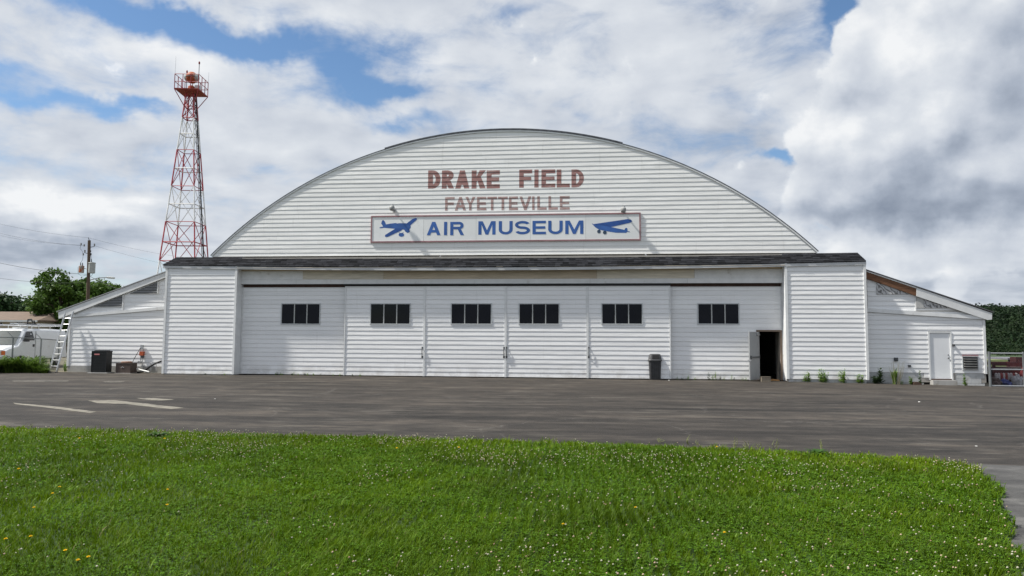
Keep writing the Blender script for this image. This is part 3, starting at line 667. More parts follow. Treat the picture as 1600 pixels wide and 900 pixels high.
# ---------------------------------------------------------------- lettering
def arcq(cx, cy, rx, ry, ix, iy, a0, a1, n):
    o_ = []
    for i in range(n):
        t0_, t1_ = [math.radians(a0+(a1-a0)*q/n) for q in (i, i+1)]
        o_.append([(cx+ix*math.cos(t0_), cy+iy*math.sin(t0_)), (cx+rx*math.cos(t0_), cy+ry*math.sin(t0_)), (cx+rx*math.cos(t1_), cy+ry*math.sin(t1_)), (cx+ix*math.cos(t1_), cy+iy*math.sin(t1_))])
    return o_
def rect(x0, y0, x1, y1): return [(x0, y0), (x1, y0), (x1, y1), (x0, y1)]
def glyph(ch, w, s, t):
    """letter of height 1 and width w as non overlapping polygons; s and t are the upright and level stroke widths"""
    if ch == 'I': return [rect(0, 0, w, 1)]
    if ch == 'L': return [rect(0, 0, s, 1), rect(s, 0, w, t)]
    if ch == 'T': return [rect(0, 1-t, w, 1), rect((w-s)/2, 0, (w+s)/2, 1-t)]
    if ch == 'F': return [rect(0, 0, s, 1), rect(s, 1-t, w, 1), rect(s, .5-t*.5, w*.93, .5+t*.5)]
    if ch == 'E': return [rect(0, 0, s, 1), rect(s, 1-t, w, 1), rect(s, .5-t*.5, w*.95, .5+t*.5), rect(s, 0, w, t)]
    if ch == 'D':
        r_ = min(w-s, .42); q = w-r_
        return [rect(0, 0, s, 1), rect(s, 1-t, q, 1), rect(s, 0, q, t)] + arcq(q, .5, r_, .5, max(.01, r_-s), .5-t, -90, 90, 10)
    if ch == 'R':
        b_ = .44; hh = (1-b_)/2; r_ = min(w-s, hh*1.15); q = w*.97-r_
        return [rect(0, 0, s, 1), rect(s, 1-t, q, 1), rect(s, b_, q, b_+t)] + arcq(q, b_+hh, r_, hh, max(.01, r_-s), hh-t, -90, 90, 9) + [[(q-s*.5, b_), (w-s*1.08, 0), (w, 0), (q+s*.55, b_)]]
    if ch == 'A':
        h = s*.5; k = w/2-h; yi = (w/2-s*1.08)/k; s_ = s*1.08; y0, y1 = .20, .20+t
        return [[(0, 0), (s_, 0), (w/2, yi), (w/2, 1), (w/2-h, 1)], [(w, 0), (w/2+h, 1), (w/2, 1), (w/2, yi), (w-s_, 0)], [(s_+k*y0, y0), (w-s_-k*y0, y0), (w-s_-k*y1, y1), (s_+k*y1, y1)]]
    if ch == 'V':
        h = s*.5; k = w/2-h; s_ = s*1.08; yi = 1-(w/2-s_)/k
        return [[(0, 1), (w/2-h, 0), (w/2, 0), (w/2, yi), (s_, 1)], [(w, 1), (w-s_, 1), (w/2, yi), (w/2, 0), (w/2+h, 0)]]
    if ch == 'Y': return [rect((w-s)/2, 0, (w+s)/2, .42), [(0, 1), ((w-s)/2, .42), (w/2, .42), (w/2, .60), (s*1.1, 1)], [(w, 1), (w-s*1.1, 1), (w/2, .60), (w/2, .42), ((w+s)/2, .42)]]
    if ch == 'K':
        f_ = lambda q: (s+(w-s)*q, .36+.64*q); p1 = f_(.12); p2 = f_(.46)
        return [rect(0, 0, s, 1), [(s, .36), p1, p2, (w, 1), (w-1.25*s, 1), (s, .64)], [p1, (w-1.2*s, 0), (w, 0), p2]]
    if ch == 'U':
        r_ = .36; return [rect(0, r_, s, 1), rect(w-s, r_, w, 1)] + arcq(w/2, r_, w/2, r_, w/2-s, r_-t, 180, 360, 14)
    if ch == 'M': return [rect(0, 0, s, 1), rect(w-s, 0, w, 1), [(s, 1), (s, .74), (w/2-s*.42, 0), (w/2, 0), (w/2, .33), (s*1.35, 1)], [(w-s, 1), (w-s*1.35, 1), (w/2, .33), (w/2, 0), (w/2+s*.42, 0), (w-s, .74)]]
    if ch == 'S':
        ry = (1+t)/4; rx = w/2
        return arcq(w/2, 1-ry, rx, ry, rx-s, ry-t, 22, 270, 18) + arcq(w/2, ry, rx, ry, rx-s, ry-t, 90, -158, 18)
def tris(poly): 
    tt = tessellate_polygon([[Vector((x, z, 0)) for x, z in poly]]); return [[poly[i] for i in t_] for t_ in tt]
gz0 = zs-.04; GC = .2013
def on_gable(x, z):
    k = math.floor((z-gz0)/GC+1e-6); fz = (z-gz0)/GC-k; return YG-.004-.017*(1-fz)-.0045
def painted(ch, u0, u1, v0, v1, m, s, t):
    um = (u0+u1)/2; x0 = P(u0, (v0+v1)/2, YG)[0]; x1 = P(u1, (v0+v1)/2, YG)[0]; z1 = P(um, v0, YG)[2]; z0 = P(um, v1, YG)[2]; H_ = z1-z0
    mb = MB()
    for poly in glyph(ch, (x1-x0)/H_, s, t):
        for tr in tris([(x0+a*H_, z0+b*H_) for a, b in poly]):
            k0 = math.floor((min(q[1] for q in tr)-gz0)/GC); k1 = math.floor((max(q[1] for q in tr)-gz0)/GC)
            for k in range(k0, k1+1):
                c = clip(clip(tr, 1, gz0+k*GC, True), 1, gz0+(k+1)*GC-.002, False)
                if len(c) < 3 or area(c) < 1e-6: continue
                mb.add([(q[0], YG-.004-.017*(1-(q[1]-gz0-k*GC)/GC)-.0045, q[1]) for q in c], [tuple(range(len(c)))])
    return mb.build('painted_letter', m, gw)
for ch, u0, u1 in (('D', 669, 688.5), ('R', 690.5, 709.5), ('A', 711.5, 733.5), ('K', 737, 759), ('E', 760.5, 781)): painted(ch, u0, u1, 266.3, 294.6, PAINT_RED, .27, .23)
for i, (ch, u0, u1) in enumerate((('F', 811.3, 831.5), ('I', 835, 841.5), ('E', 846, 867.5), ('L', 870, 890.3), ('D', 893, 912.3))): painted(ch, u0, u1, 265.2-.1*i, 293.2-.1*i, PAINT_RED, .25, .21)
for i, (ch, u0, u1) in enumerate((('F', 695.5, 710.3), ('A', 710.8, 728.3), ('Y', 727.2, 742.8), ('E', 745.3, 760), ('T', 761.5, 776.7), ('T', 778.3, 793.3), ('E', 795.3, 809.2), ('V', 811.7, 830.2), ('I', 831.5, 835.2), ('L', 839.5, 854), ('L', 857, 871.7), ('E', 874.7, 890))):
    painted(ch, u0, u1, 308.1-.15*i, 328.9-.12*i, PAINT_RED2, .19, .19)
# ---------------------------------------------------------------- museum sign
YS = YG-.055
sx = [P(u, 355, YS)[0] for u in (580.5, 662, 744, 829, 914.7, 1000)]
sz1 = (P(580, 336.5, YS)[2], P(1000, 334, YS)[2]); sz0 = (P(580, 378, YS)[2], P(1000, 376, YS)[2]); zt = sum(sz1)/2; zbm = sum(sz0)/2
sign = thing('museum_sign', 'long white AIR MUSEUM sign with blue aeroplanes fixed to the arched gable', 'sign', (sum(sx)/6, YS, zbm))
SPN = []
for i in range(5):
    SPN.append(MB().box(sx[i]+.004, sx[i+1]-.004, YS+.002*(i % 2), YS+.03, zbm+.05, zt-.05).build('sign_panel', SIGNWHITE, sign))
for (a, b, c, d) in ((sx[0]-.03, sx[5]+.03, zt-.05, zt+.015), (sx[0]-.03, sx[5]+.03, zbm-.015, zbm+.05)): MB().box(a, b, YS-.022, YS+.035, c, d).build('sign_frame', SIGNRED, sign)
for (a, b) in ((sx[0]-.03, sx[0]+.03), (sx[5]-.03, sx[5]+.03)): MB().box(a, b, YS-.020, YS+.035, zbm+.0505, zt-.0505).build('sign_frame', SIGNRED, sign)
for u in (600, 680, 760, 840, 920, 985):
    x = P(u, 355, YS)[0]; MB().box(x-.03, x+.03, YS+.031, YS+.054, zbm+.1, zt-.1).build('sign_bracket', STEEL, sign)
def sign_poly(polys, name, off=.004, m=None):
    mb = MB()
    for poly in polys:
        for tr in tris(poly): mb.add([(x, YS-off, z) for x, z in tr], [(0, 1, 2)])
    return mb.build(name, m or SIGNBLUE, sign)
def sign_letter(ch, u0, u1, v0, v1, s, t):
    x0 = P(u0, (v0+v1)/2, YS)[0]; x1 = P(u1, (v0+v1)/2, YS)[0]; z1 = P((u0+u1)/2, v0, YS)[2]; z0 = P((u0+u1)/2, v1, YS)[2]; H_ = z1-z0
    sign_poly([[(x0+a*H_, z0+b*H_) for a, b in p] for p in glyph(ch, (x1-x0)/H_, s, t)], 'sign_letter')
for ch, u0, u1 in (('A', 667, 688.3), ('I', 693.8, 698.6), ('R', 703.5, 725)): sign_letter(ch, u0, u1, 346.6, 367.4, .235, .19)
for i, (ch, u0, u1) in enumerate((('M', 747.4, 774.3), ('U', 779.3, 801), ('S', 804.6, 828.2), ('E', 832, 853), ('U', 856.6, 879.2), ('M', 883.2, 911.5))): sign_letter(ch, u0, u1, 345.6-.2*i, 366.6-.22*i, .24, .185)
def cp(pts, ou, ov): 
    o_ = []
    for a, b in pts: p = P(ou+a/6, ov+b/6, YS); o_.append((p[0], p[2]))
    return o_
def disc(u, v, ru, rv, ou, ov): return cp([(u+ru*math.cos(t_), v+rv*math.sin(t_)) for t_ in [2*math.pi*k/14 for k in range(14)]], ou, ov)
BLUE2 = mat('sign_blue_dark', (.024, .085, .31), .45, var=.25, vscale=3)
sign_poly([cp([(197, 700), (203, 689), (232, 684), (214, 655), (221, 630), (231, 622), (241, 628), (252, 645), (258, 664), (300, 656), (356, 650), (361, 656), (372, 653), (440, 652), (468, 658), (488, 672), (491, 690), (484, 704), (478, 712), (482, 733), (462, 745), (441, 732), (428, 712), (380, 709), (330, 703), (240, 695), (216, 698)], 560, 240)], 'aeroplane_body')
sign_poly([cp([(352, 700), (252, 762), (248, 774), (256, 782), (276, 780), (402, 722), (418, 704)], 560, 240), cp([(440, 664), (508, 612), (538, 603), (550, 608), (546, 622), (524, 640), (486, 674)], 560, 240)], 'aeroplane_wing', .0055, BLUE2)
sign_poly([disc(403, 761, 26, 18, 560, 240)], 'aeroplane_wheel', .005); sign_poly([cp([(375, 738), (379, 737), (396, 748), (392, 750)], 560, 240), cp([(420, 735), (424, 737), (414, 750), (410, 748)], 560, 240)], 'aeroplane_strut', .005)
sign_poly([cp([(868, 656), (876, 656), (884, 662), (1000, 672), (1045, 688), (1175, 715), (1181, 700), (1192, 695), (1202, 702), (1203, 728), (1190, 743), (1090, 741), (1010, 728), (940, 714), (900, 690)], 780, 240)], 'aeroplane_body')
sign_poly([cp([(884, 661), (1150, 622), (1205, 613), (1235, 619), (1248, 634), (1232, 647), (1045, 689), (1000, 678)], 780, 240)], 'aeroplane_wing', .0055, BLUE2)
NAVY = mat('sign_navy', (.03, .06, .11), .5)
sign_poly([disc(935, 730, 17, 17, 780, 240)], 'aeroplane_wheel', .0065, NAVY); sign_poly([disc(990, 740, 18, 17, 780, 240)], 'aeroplane_wheel', .0065, NAVY)
sign_poly([cp([(1195, 722), (1225, 730), (1224, 735), (1195, 730)], 780, 240)], 'aeroplane_tail', .0065)
# sign lamps on short arms
for (u, v, lb) in ((612.5, 325, 'round grey sign lamp above the left aeroplane of the sign'), (974, 327.5, 'round grey sign lamp above the right aeroplane of the sign')):
    yl = YG-.36; p = Vector(P(u, v, yl)); lp = thing('sign_lamp', lb, 'lamp', (p.x, YG, p.z-.02), group='sign lamps on the gable')
    MB().bar((p.x, YG-.015, p.z-.03), (p.x, YG-.05, p.z-.03), .09, 10).build('mount_plate', STEEL, lp)
    MB().tube([(p.x, YG-.05, p.z-.03), (p.x, YG-.18, p.z-.025), (p.x, yl+.1, p.z)], .035, 7).build('lamp_arm', STEEL, lp)
    MB().lathe([(.01, -.13), (.08, -.115), (.118, -.06), (.128, .0), (.115, .06), (.075, .105), (.01, .125)], (p.x, yl, p.z), 14).build('lamp_head', mat('lamp_grey', (.33, .335, .33), .5, var=.25, vscale=8), lp, smooth=True)
    MB().lathe([(.06, .0), (.06, .05), (.02, .06)], (p.x+.02, yl+.02, p.z+.11), 8).build('lamp_cap', STEEL, lp)
# ================================================================ side annexes
def annex(name, label, y, lo, fascia, beam, roofd, foot, holes, xin, sgn, extra=None): pass
YA = 1.30
def q2(pts, y): return [(P(u, v, y)[0], P(u, v, y)[2]) for u, v in pts]
an = thing('annex', 'lean-to on the left with louvred vents, ladder and black air conditioner before it', 'annex', (-22.1, YA, 0))
cl = q2([(104.5, 580), (255.5, 578)], YA); xl, xr = cl[0][0], -19.20
bt = q2([(116.6, 491.5), (255, 479.3)], YA); bb = q2([(107, 496.5), (255, 484)], YA)
def lin(p, q, x): return p[1]+(q[1]-p[1])*(x-p[0])/(q[0]-p[0])
fb = q2([(117, 489), (256.6, 435.2)], YA); ft = q2([(93.5, 488), (256.6, 427.3)], YA); fl = q2([(94.2, 498)], YA)[0]
lw = MB().prism([(xl, .0), (xr, 0), (xr, lin(bb[0], bb[1], xr)-.01), (xl, lin(bb[0], bb[1], xl)-.01)], YA+.02, YA+.10).build('front_wall', SHEATH, an)
siding(lw, [(xl+.09, .30), (xr, .30), (xr, lin(bb[0], bb[1], xr)-.012), (xl+.09, lin(bb[0], bb[1], xl)-.012)], YA+.018, .30, .199, lip=.020, seed=51)
uw = MB().prism([(bt[0][0], bt[0][1]), (xr, lin(bt[0], bt[1], xr)), (xr, lin(fb[0], fb[1], xr)), (fb[0][0], fb[0][1]+.005)], YA+.03, YA+.09).build('upper_wall', SHEATH, an)
siding(uw, [(bt[0][0], bt[0][1]), (xr, lin(bt[0], bt[1], xr)), (xr, lin(fb[0], fb[1], xr)), (fb[0][0], fb[0][1]+.005)], YA+.028, 2.80, .199, lip=.019, seed=52)
MB().box(xl-.02, xl+.085, YA-.03, YA+.11, .28, 2.70).build('corner_board', WHITE_TRIM, an)
MB().box(xl+.03, xr, YA-.01, YA+.3, -.04, .296).build('foundation', CONC, an)
MB().prism([(bb[0][0]-.1, bb[0][1]-.01), (xr, lin(bb[0], bb[1], xr)), (xr, lin(bt[0], bt[1], xr)), (bt[0][0]-.1, bt[0][1]-.01)], YA-.06, YA+.018).build('trim_beam', WHITE_TRIM, an)
MB().prism([fl, (fb[0][0]-.55, bb[0][1]+.02), (fb[0][0]-.02, fb[0][1]-.03), (xr-.02, lin(fb[0], fb[1], xr-.02)), (xr-.02, lin(ft[0], ft[1], xr-.02)), ft[0]], YA-.11, YA-.062).build('fascia_board', WHITE_TRIM, an)
MB().prism([(ft[0][0]-.08, ft[0][1]+.002), (xr+.1, lin(ft[0], ft[1], xr+.1)+.002), (xr+.1, lin(ft[0], ft[1], xr+.1)+.05), (ft[0][0]-.08, ft[0][1]+.045)], YA-.14, 10.6).build('roof', mat('annex_roof', (.30, .31, .32), .6, var=.15), an)
MB().prism([fl, (fl[0]+.03, fl[1]), (ft[0][0]+.03, ft[0][1]), ft[0]], YA-.061, 10.5).build('eave_board', WHITE_TRIM, an)
MB().box(xl, xl+.08, YA+.111, 10.4, -.04, 2.72).build('side_wall', WHITE_TRIM, an)
MB().box(xl+.081, xr, 10.3, 10.4, -.04, 2.7).build('back_wall', SHEATH, an)
LOUV = mat('louvre_grey', (.20, .205, .21), .55, var=.12, objvar=.06)
def louvre(parent, tri, y, nsl):
    x0 = min(p[0] for p in tri); z0 = min(p[1] for p in tri); z1 = max(p[1] for p in tri)
    lv = MB().prism(tri, y-.012, y-.004).build('louvre_vent', DARK, parent)
    for k in range(nsl):
        b = clip(clip(tri, 1, z0+(z1-z0)*k/nsl, True), 1, z0+(z1-z0)*(k+.62)/nsl, False)
        if len(b) >= 3 and area(b) > 5e-4:
            n_ = len(b); za0 = z0+(z1-z0)*k/nsl; hh = (z1-z0)/nsl
            MB().add([(q[0], y-.05+.03*(q[1]-za0)/hh, q[1]) for q in b]+[(q[0], y-.035+.03*(q[1]-za0)/hh, q[1]-.012) for q in b], [tuple(range(n_)), tuple(range(n_, 2*n_))[::-1]]+[(i, n_+i, n_+(i+1) % n_, (i+1) % n_) for i in range(n_)]).build('louvre_slat', LOUV, lv)
    return lv
louvre(an, q2([(148, 479), (191.5, 479), (191.5, 461.8)], YA), YA, 7); louvre(an, q2([(203.5, 458.6), (246, 458.6), (246, 441)], YA), YA, 7)
for (u, v0, v1) in ((192.6, 461.5, 484.6), (247, 440, 458.6)):
    a = P(u, v0, YA); c = P(u, v1, YA); MB().box(a[0], a[0]+.045, YA-.056, YA-.002, c[2], a[2]).build('trim_strip', WHITE_TRIM, an)
# ---- right annex
YR = .42
ar = thing('annex', 'lean-to on the right with a plain white door and an exposed brown rafter', 'annex', (14, YR, -.06))
xl2 = XR-.0+.03; xr2 = P(1540, 560, YR)[0]
ft2 = q2([(1355, 423.0), (1548, 488)], YR); fb2 = q2([(1355, 433.5), (1543, 500)], YR)
bt2 = q2([(1356, 481.3), (1520, 492.6)], YR); bb2 = q2([(1356, 487.6), (1540, 499.5)], YR)
dz1 = P(1470, 520, YR)[2]; dz0 = P(1470, 593.5, YR)[2]; dxa = P(1453, 555, YR)[0]; dxb = P(1485.6, 555, YR)[0]
vz1 = P(1515, 558, YR)[2]; vz0 = P(1515, 577.5, YR)[2]; vxa = P(1504.5, 570, YR)[0]; vxb = P(1527.5, 570, YR)[0]
hole = (dxa-.06, dxb+.06, -.3, dz1+.06)
lw = sheet(MB(), xl2, xr2, .02, 2.44, YR+.02, YR+.10, [(dxa-.02, dxb+.02, -.3, dz1+.02), (vxa, vxb, vz0, vz1)]).build('front_wall', SHEATH, ar)
MB().prism([(xl2, 2.441), (xr2, 2.441), (xr2, lin(bb2[0], bb2[1], xr2)), (xl2, lin(bb2[0], bb2[1], xl2))], YR+.02, YR+.10).build('gable_wall', SHEATH, ar)
zsl = P(1400, 582, YR)[2]
hl = [hole, (vxa-.03, vxb+.03, vz0-.03, vz1+.03)]
top = lambda x: lin(bb2[0], bb2[1], x)-.012
siding(lw, [(xl2, zsl), (dxa-.06, zsl), (dxa-.06, top(dxa-.06)), (xl2, top(xl2))], YR+.018, zsl-.199*0, .199, lip=.020, holes=hl, seed=61)
siding(lw, [(dxb+.06, zsl), (xr2-.07, zsl), (xr2-.07, top(xr2-.07)), (dxb+.06, top(dxb+.06))], YR+.018, zsl, .199, lip=.020, holes=hl, seed=62)
siding(lw, [(dxa-.06, dz1+.065), (dxb+.06, dz1+.065), (dxb+.06, top(dxb+.06)), (dxa-.06, top(dxa-.06))], YR+.018, zsl, .199, lip=.020, seed=63)
siding(lw, [(dxa-.26, zsl-.22), (dxa-.06, zsl-.22), (dxa-.06, zsl-.001), (dxa-.26, zsl-.001)], YR+.018, zsl-.398, .199, lip=.020, seed=64)
ubz = min(bt2[1][1], 2.7)
up_poly = [(bt2[0][0], bt2[0][1]), (bt2[1][0], bt2[1][1]), (bt2[1][0], lin(fb2[0], fb2[1], bt2[1][0])), (bt2[0][0], lin(fb2[0], fb2[1], bt2[0][0]))]
uw = MB().prism(up_poly, YR+.04, YR+.09).build('upper_wall', SHEATH, ar)
xstep = P(1430, 470, YR)[0]
siding(uw, clip(up_poly, 0, xstep, False), YR+.03, 2.6, .199, lip=.020, seed=65); siding(uw, clip(up_poly, 0, xstep+.03, True), YR+.05, 2.6, .199, lip=.020, seed=66)
MB().box(xstep-.01, xstep+.028, YR-.012, YR+.05, P(1430, 485.6, YR)[2], P(1430, 459, YR)[2]).build('trim_strip', WHITE_TRIM, ar)
MB().prism([(xl2, lin(bb2[0], bb2[1], xl2)), (xr2+.05, lin(bb2[0], bb2[1], xr2+.05)), (bt2[1][0], bt2[1][1]), (xl2, lin(bt2[0], bt2[1], xl2))], YR-.06, YR+.016).build('trim_beam', WHITE_TRIM, ar)
# exposed rafter then fascia board
xa_ = P(1430, 455, YR)[0]
r1 = lambda x: lin(ft2[0], ft2[1], x)-.07; r0 = lambda x: lin(fb2[0], fb2[1], x)-.06
MB().prism([(xl2-.02, r0(xl2)), (xa_, r0(xa_)), (xa_, r1(xa_)), (xl2-.02, r1(xl2))], YR-.075, YR+.03).build('exposed_rafter', RAFTER, ar)
MB().prism([(xa_+.01, r0(xa_)-.02), (fb2[1][0]-.05, fb2[1][1]), (fb2[1][0]+.12, fb2[1][1]+.02), (ft2[1][0], ft2[1][1]-.04), (xa_+.01, lin(ft2[0], ft2[1], xa_)-.03)], YR-.10, YR-.062).build('fascia_board', WHITE_TRIM, ar)
MB().prism([(xl2-.02, r1(xl2)+.002), (xa_, r1(xa_)+.002), (xa_, r1(xa_)+.055), (xl2-.02, r1(xl2)+.055)], YR-.095, YR-.05).build('drip_edge', WHITE_TRIM, ar)
MB().prism([(xl2-.02, r1(xl2)+.058), (ft2[1][0]+.05, ft2[1][1]-.012), (ft2[1][0]+.05, ft2[1][1]+.025), (xl2-.02, r1(xl2)+.10)], YR-.13, 11).build('roof', ROOFTOP, ar)
MB().box(xr2-.066, xr2+.03, YR-.03, YR+.11, zsl-.02, lin(bb2[0], bb2[1], xr2)-.02).build('corner_board', WHITE_TRIM, ar)
MB().box(xr2-.10, xr2-.01, YR+.111, 10.8, -.16, 2.5).build('side_wall', WHITE_TRIM, ar); MB().box(xl2, xr2-.11, 10.7, 10.8, -.16, 2.5).build('back_wall', SHEATH, ar)
# patched plywood vents
def ply_mat():
    m = bpy.data.materials.new('weathered_plywood'); m.use_nodes = True; t = NT(m.node_tree); b = m.node_tree.nodes['Principled BSDF']
    pos = t.node('ShaderNodeNewGeometry').outputs['Position']
    w_ = t.node('ShaderNodeTexWave', {'Vector': pos, 'Scale': 3.2, 'Distortion': 9.0, 'Detail': 3.0, 'Detail Scale': 1.6}, wave_type='BANDS', bands_direction='DIAGONAL')
    c = t.ramp(w_.outputs[1], [(.15, (.15, .15, .15)), (.35, (.42, .42, .42)), (.8, (.52, .52, .53))]); t._in(b.inputs['Base Color'], c); b.inputs['Roughness'].default_value = .8
    MATS['ply'] = m; return m
PLY = ply_mat()
MB().prism(q2([(1369.5, 441.5), (1369.5, 459.8), (1420, 459.8), (1414, 455.6)], YR), YR-.025, YR-.006).build('plywood_vent', PLY, ar)
MB().prism(q2([(1443.5, 467.0), (1443.5, 481), (1487, 481)], YR), YR-.020, YR-.006).build('plywood_vent', PLY, ar)
MB().prism(q2([(1431.5, 462), (1431.5, 481), (1443, 481), (1443, 466.5)], YR), YR-.024, YR-.006).build('patch_panel', mat('patch_grey', (.45, .45, .44), .6, var=.1), ar)
# foundation of painted blocks
fx0 = xl2; bwid = .40; k = 0
while fx0 < dxa-.3:
    for r_ in range(3):
        zb1 = zsl-.012-r_*.205; zb0 = max(zb1-.198, -.22)
        if zb1 <= -.14: continue
        o_ = .2*(r_ % 2); a = max(xl2, fx0-o_); b = min(fx0+bwid-.006-o_, dxa-.28)
        if b-a > .05: MB().box(a, b, YR+.012+.002*((k+r_) % 2), YR+.1, zb0, zb1).build('foundation_block', BLOCK, ar)
    fx0 += bwid; k += 1
fx0 = dxb+.16; k = 0
while fx0 < xr2-.03:
    for r_ in range(3):
        zb1 = zsl-.012-r_*.205; zb0 = max(zb1-.198, -.22)
        if zb1 <= -.14: continue
        o_ = .2*(r_ % 2); a = max(dxb+.16, fx0-o_); b = min(fx0+bwid-.006-o_, xr2-.07)
        if b-a > .05: MB().box(a, b, YR+.012+.002*((k+r_) % 2), YR+.1, zb0, zb1).build('foundation_block', BLOCK, ar)
    fx0 += bwid; k += 1
# door
WDOOR = mat('white_door_paint', (.74, .755, .77), .35, var=.05, vscale=1.5)
dr = MB().box(dxa+.012, dxb-.012, YR+.02, YR+.065, dz0+.04, dz1-.01).build('entry_door', WDOOR, ar)
MB().lathe([(.012, 0), (.03, .012), (.033, .03), (.022, .05), (.004, .055)], (0, 0, 0), 10).build('door_knob', DARKSTEEL, dr, local=True)
kn = dr.children[0]; kn.rotation_euler = (math.radians(90), 0, 0); kn.location = (dxb-.09-ar.location.x, YR+.02-ar.location.y, P(1483, 559.5, YR)[2]-ar.location.z)
kn2 = kn.copy(); COL.objects.link(kn2); kn2.name = 'door_lock'; kn2.parent = dr; kn2.location.z += .13; kn2.scale = (.8, .8, .6)
for (a, b, c, d) in ((dxa-.055, dxa+.008, dz0-.0, dz1+.05), (dxb-.008, dxb+.055, dz0, dz1+.05), (dxa+.009, dxb-.009, dz1, dz1+.05)): MB().box(a, b, YR-.02, YR+.08, c, d).build('door_frame', WHITE_TRIM, ar)
MB().box(dxa-.0, dxb+.0, YR-.03, YR+.07, dz0-.005, dz0+.036).build('door_sill', RUST, ar)
MB().box(dxa-.02, dxb+.10, YR-.24, YR+.06, -.14, dz0-.01).build('door_step', CONC, ar)
# vent louvre by the door
vb = MB().box(vxa-.0, vxb, YR+.01, YR+.09, vz0, vz1).build('wall_vent', DARK, ar)
nsl = 5
for k in range(nsl):
    z0_ = vz0+(vz1-vz0)*(k+.1)/nsl; z1_ = vz0+(vz1-vz0)*(k+.66)/nsl
    MB().add([(vxa+.02, YR-.055, z0_), (vxb-.02, YR-.055, z0_), (vxb-.02, YR-.01, z1_), (vxa+.02, YR-.01, z1_), (vxa+.02, YR-.045, z0_-.012), (vxb-.02, YR-.045, z0_-.012), (vxb-.02, YR, z1_-.012), (vxa+.02, YR, z1_-.012)], [(0, 1, 2, 3), (4, 7, 6, 5), (0, 4, 5, 1), (3, 2, 6, 7), (0, 3, 7, 4), (1, 5, 6, 2)]).build('vent_slat', mat('vent_slat_dark', (.12, .12, .115), .6, var=.3, objvar=.2), vb)
vf = MB()
for (a, b, c, d) in ((vxa-.03, vxb+.03, vz1, vz1+.03), (vxa-.03, vxb+.03, vz0-.03, vz0), (vxa-.03, vxa, vz0, vz1), (vxb, vxb+.03, vz0, vz1)): vf.box(a, b, YR-.03, YR+.02, c, d)
vf.build('vent_frame', FRAMEGREY, vb)
MB().box(vxa-.02, vxb+.02, YR-.06, YR-.012, vz1+.045, vz1+.10).build('vent_hood', SIGNRED, vb)
for (u, v, r_) in ((1399.5, 561.5, .075), (1420.5, 571.8, .05), (1489.5, 539.5, .04)):
    p = P(u, v, YR); MB().box(p[0]-r_, p[0]+r_, YR-.06, YR+.0, p[2]-r_, p[2]+r_).box(p[0]-r_*.6, p[0]+r_*.6, YR-.085, YR-.0601, p[2]-r_*.5, p[2]+r_*.7).build('outlet_box', DARKSTEEL, ar)

# ================================================================ beacon tower
TY = 13.0
tc = P(290.8, 349, TY); Zt = float((tc-CAM) @ FWD); ppm = Zt/1100.0
tz = lambda v: float(P(297, v, TY)[2])
tower = thing('beacon_tower', 'red and white lattice steel beacon tower rising behind the left annex', 'tower', (tc[0], TY, 0))
vb_ = [147, 168, 186, 211.5, 237, 266, 294, 322, 349.5, 381, 410]
lev = [tz(v) for v in vb_]
z_lo, z_hi = tz(349.5), tz(170); R_lo, R_hi = 30.6*ppm, 10.5*ppm
def TR(z): return R_hi + (R_lo-R_hi)*(z_hi-z)/(z_hi-z_lo)
phi = math.radians(47) + YAW
def corner(k, z, R_=None):
    a = phi + math.pi/2*k; r_ = TR(z) if R_ is None else R_; return Vector((tc[0]+r_*math.cos(a), TY+r_*math.sin(a), z))
zs_all = lev + [tz(445), tz(490), 0.0]
band = [0, 0, 1, 1, 0, 0, 1, 1, 0, 0, 1, 1, 0]
for i in range(len(zs_all)-1):
    zt_, zb_ = zs_all[i], zs_all[i+1]; m_ = (TRED, TWHITE)[band[i]]
    for k in range(4):
        MB().bar(corner(k, zb_), corner(k, zt_), .042, 6).build('leg', m_, tower)
        if True:
            r_ = .026 if i in (3, 5, 7, 9) or i > 9 else .036
            ah, bh_ = corner(k, zb_), corner((k+1) % 4, zb_)
            if zb_ > .1: MB().bar(ah, bh_, r_, 5).build('girt', (TRED if i in (3, 5, 7, 8, 9) or i < 2 else TWHITE), tower)
rngs = [(0, 1), (1, 2), (2, 4), (4, 6), (6, 8), (8, 10), (10, 12)]
for a_, b_ in rngs:
    m_ = (TRED, TWHITE)[band[a_]]
    for k in range(4):
        MB().bar(corner(k, zs_all[b_]), corner((k+1) % 4, zs_all[a_]), .022, 5).build('brace', m_, tower)
        MB().bar(corner((k+1) % 4, zs_all[b_]), corner(k, zs_all[a_]), .022, 5).build('brace', m_, tower)
        if a_ >= 2:                          # short inner braces to the middle girt
            zm = zs_all[a_+1]; mid = (corner(k, zm)+corner((k+1) % 4, zm))/2
# ladder with cable up the right hand side
l0 = (corner(0, .2)*.62+corner(3, .2)*.38); l1 = (corner(0, lev[0])*.62+corner(3, lev[0])*.38); sd = (corner(0, 5)-corner(3, 5)).normalized()*.17
lad = MB().bar(l0-sd, l1-sd, .022, 5).bar(l0+sd, l1+sd, .022, 5)
for i in range(48): q = i/48; lad.bar(l0-sd+(l1-l0)*q, l0+sd+(l1-l0)*q, .011, 4)
lad.build('ladder', DARKSTEEL, tower)
MB().tube([l0+(l1-l0)*q+Vector((.06, -.05, 0)) for q in [i/12 for i in range(13)]], .035, 5).build('cable', CABLE, tower)
pz = tz(145.5); PR = 26.0*ppm
deck = MB().add([corner(k, pz, PR) for k in range(4)]+[corner(k, pz+.07, PR) for k in range(4)], [(0, 1, 2, 3), (4, 7, 6, 5)]+[(k, 4+k, 4+(k+1) % 4, (k+1) % 4) for k in range(4)])
deck.build('platform_deck', mat('deck_red', (.26, .040, .028), .6, var=.3, vscale=3), tower)
rh = tz(122.5)-pz
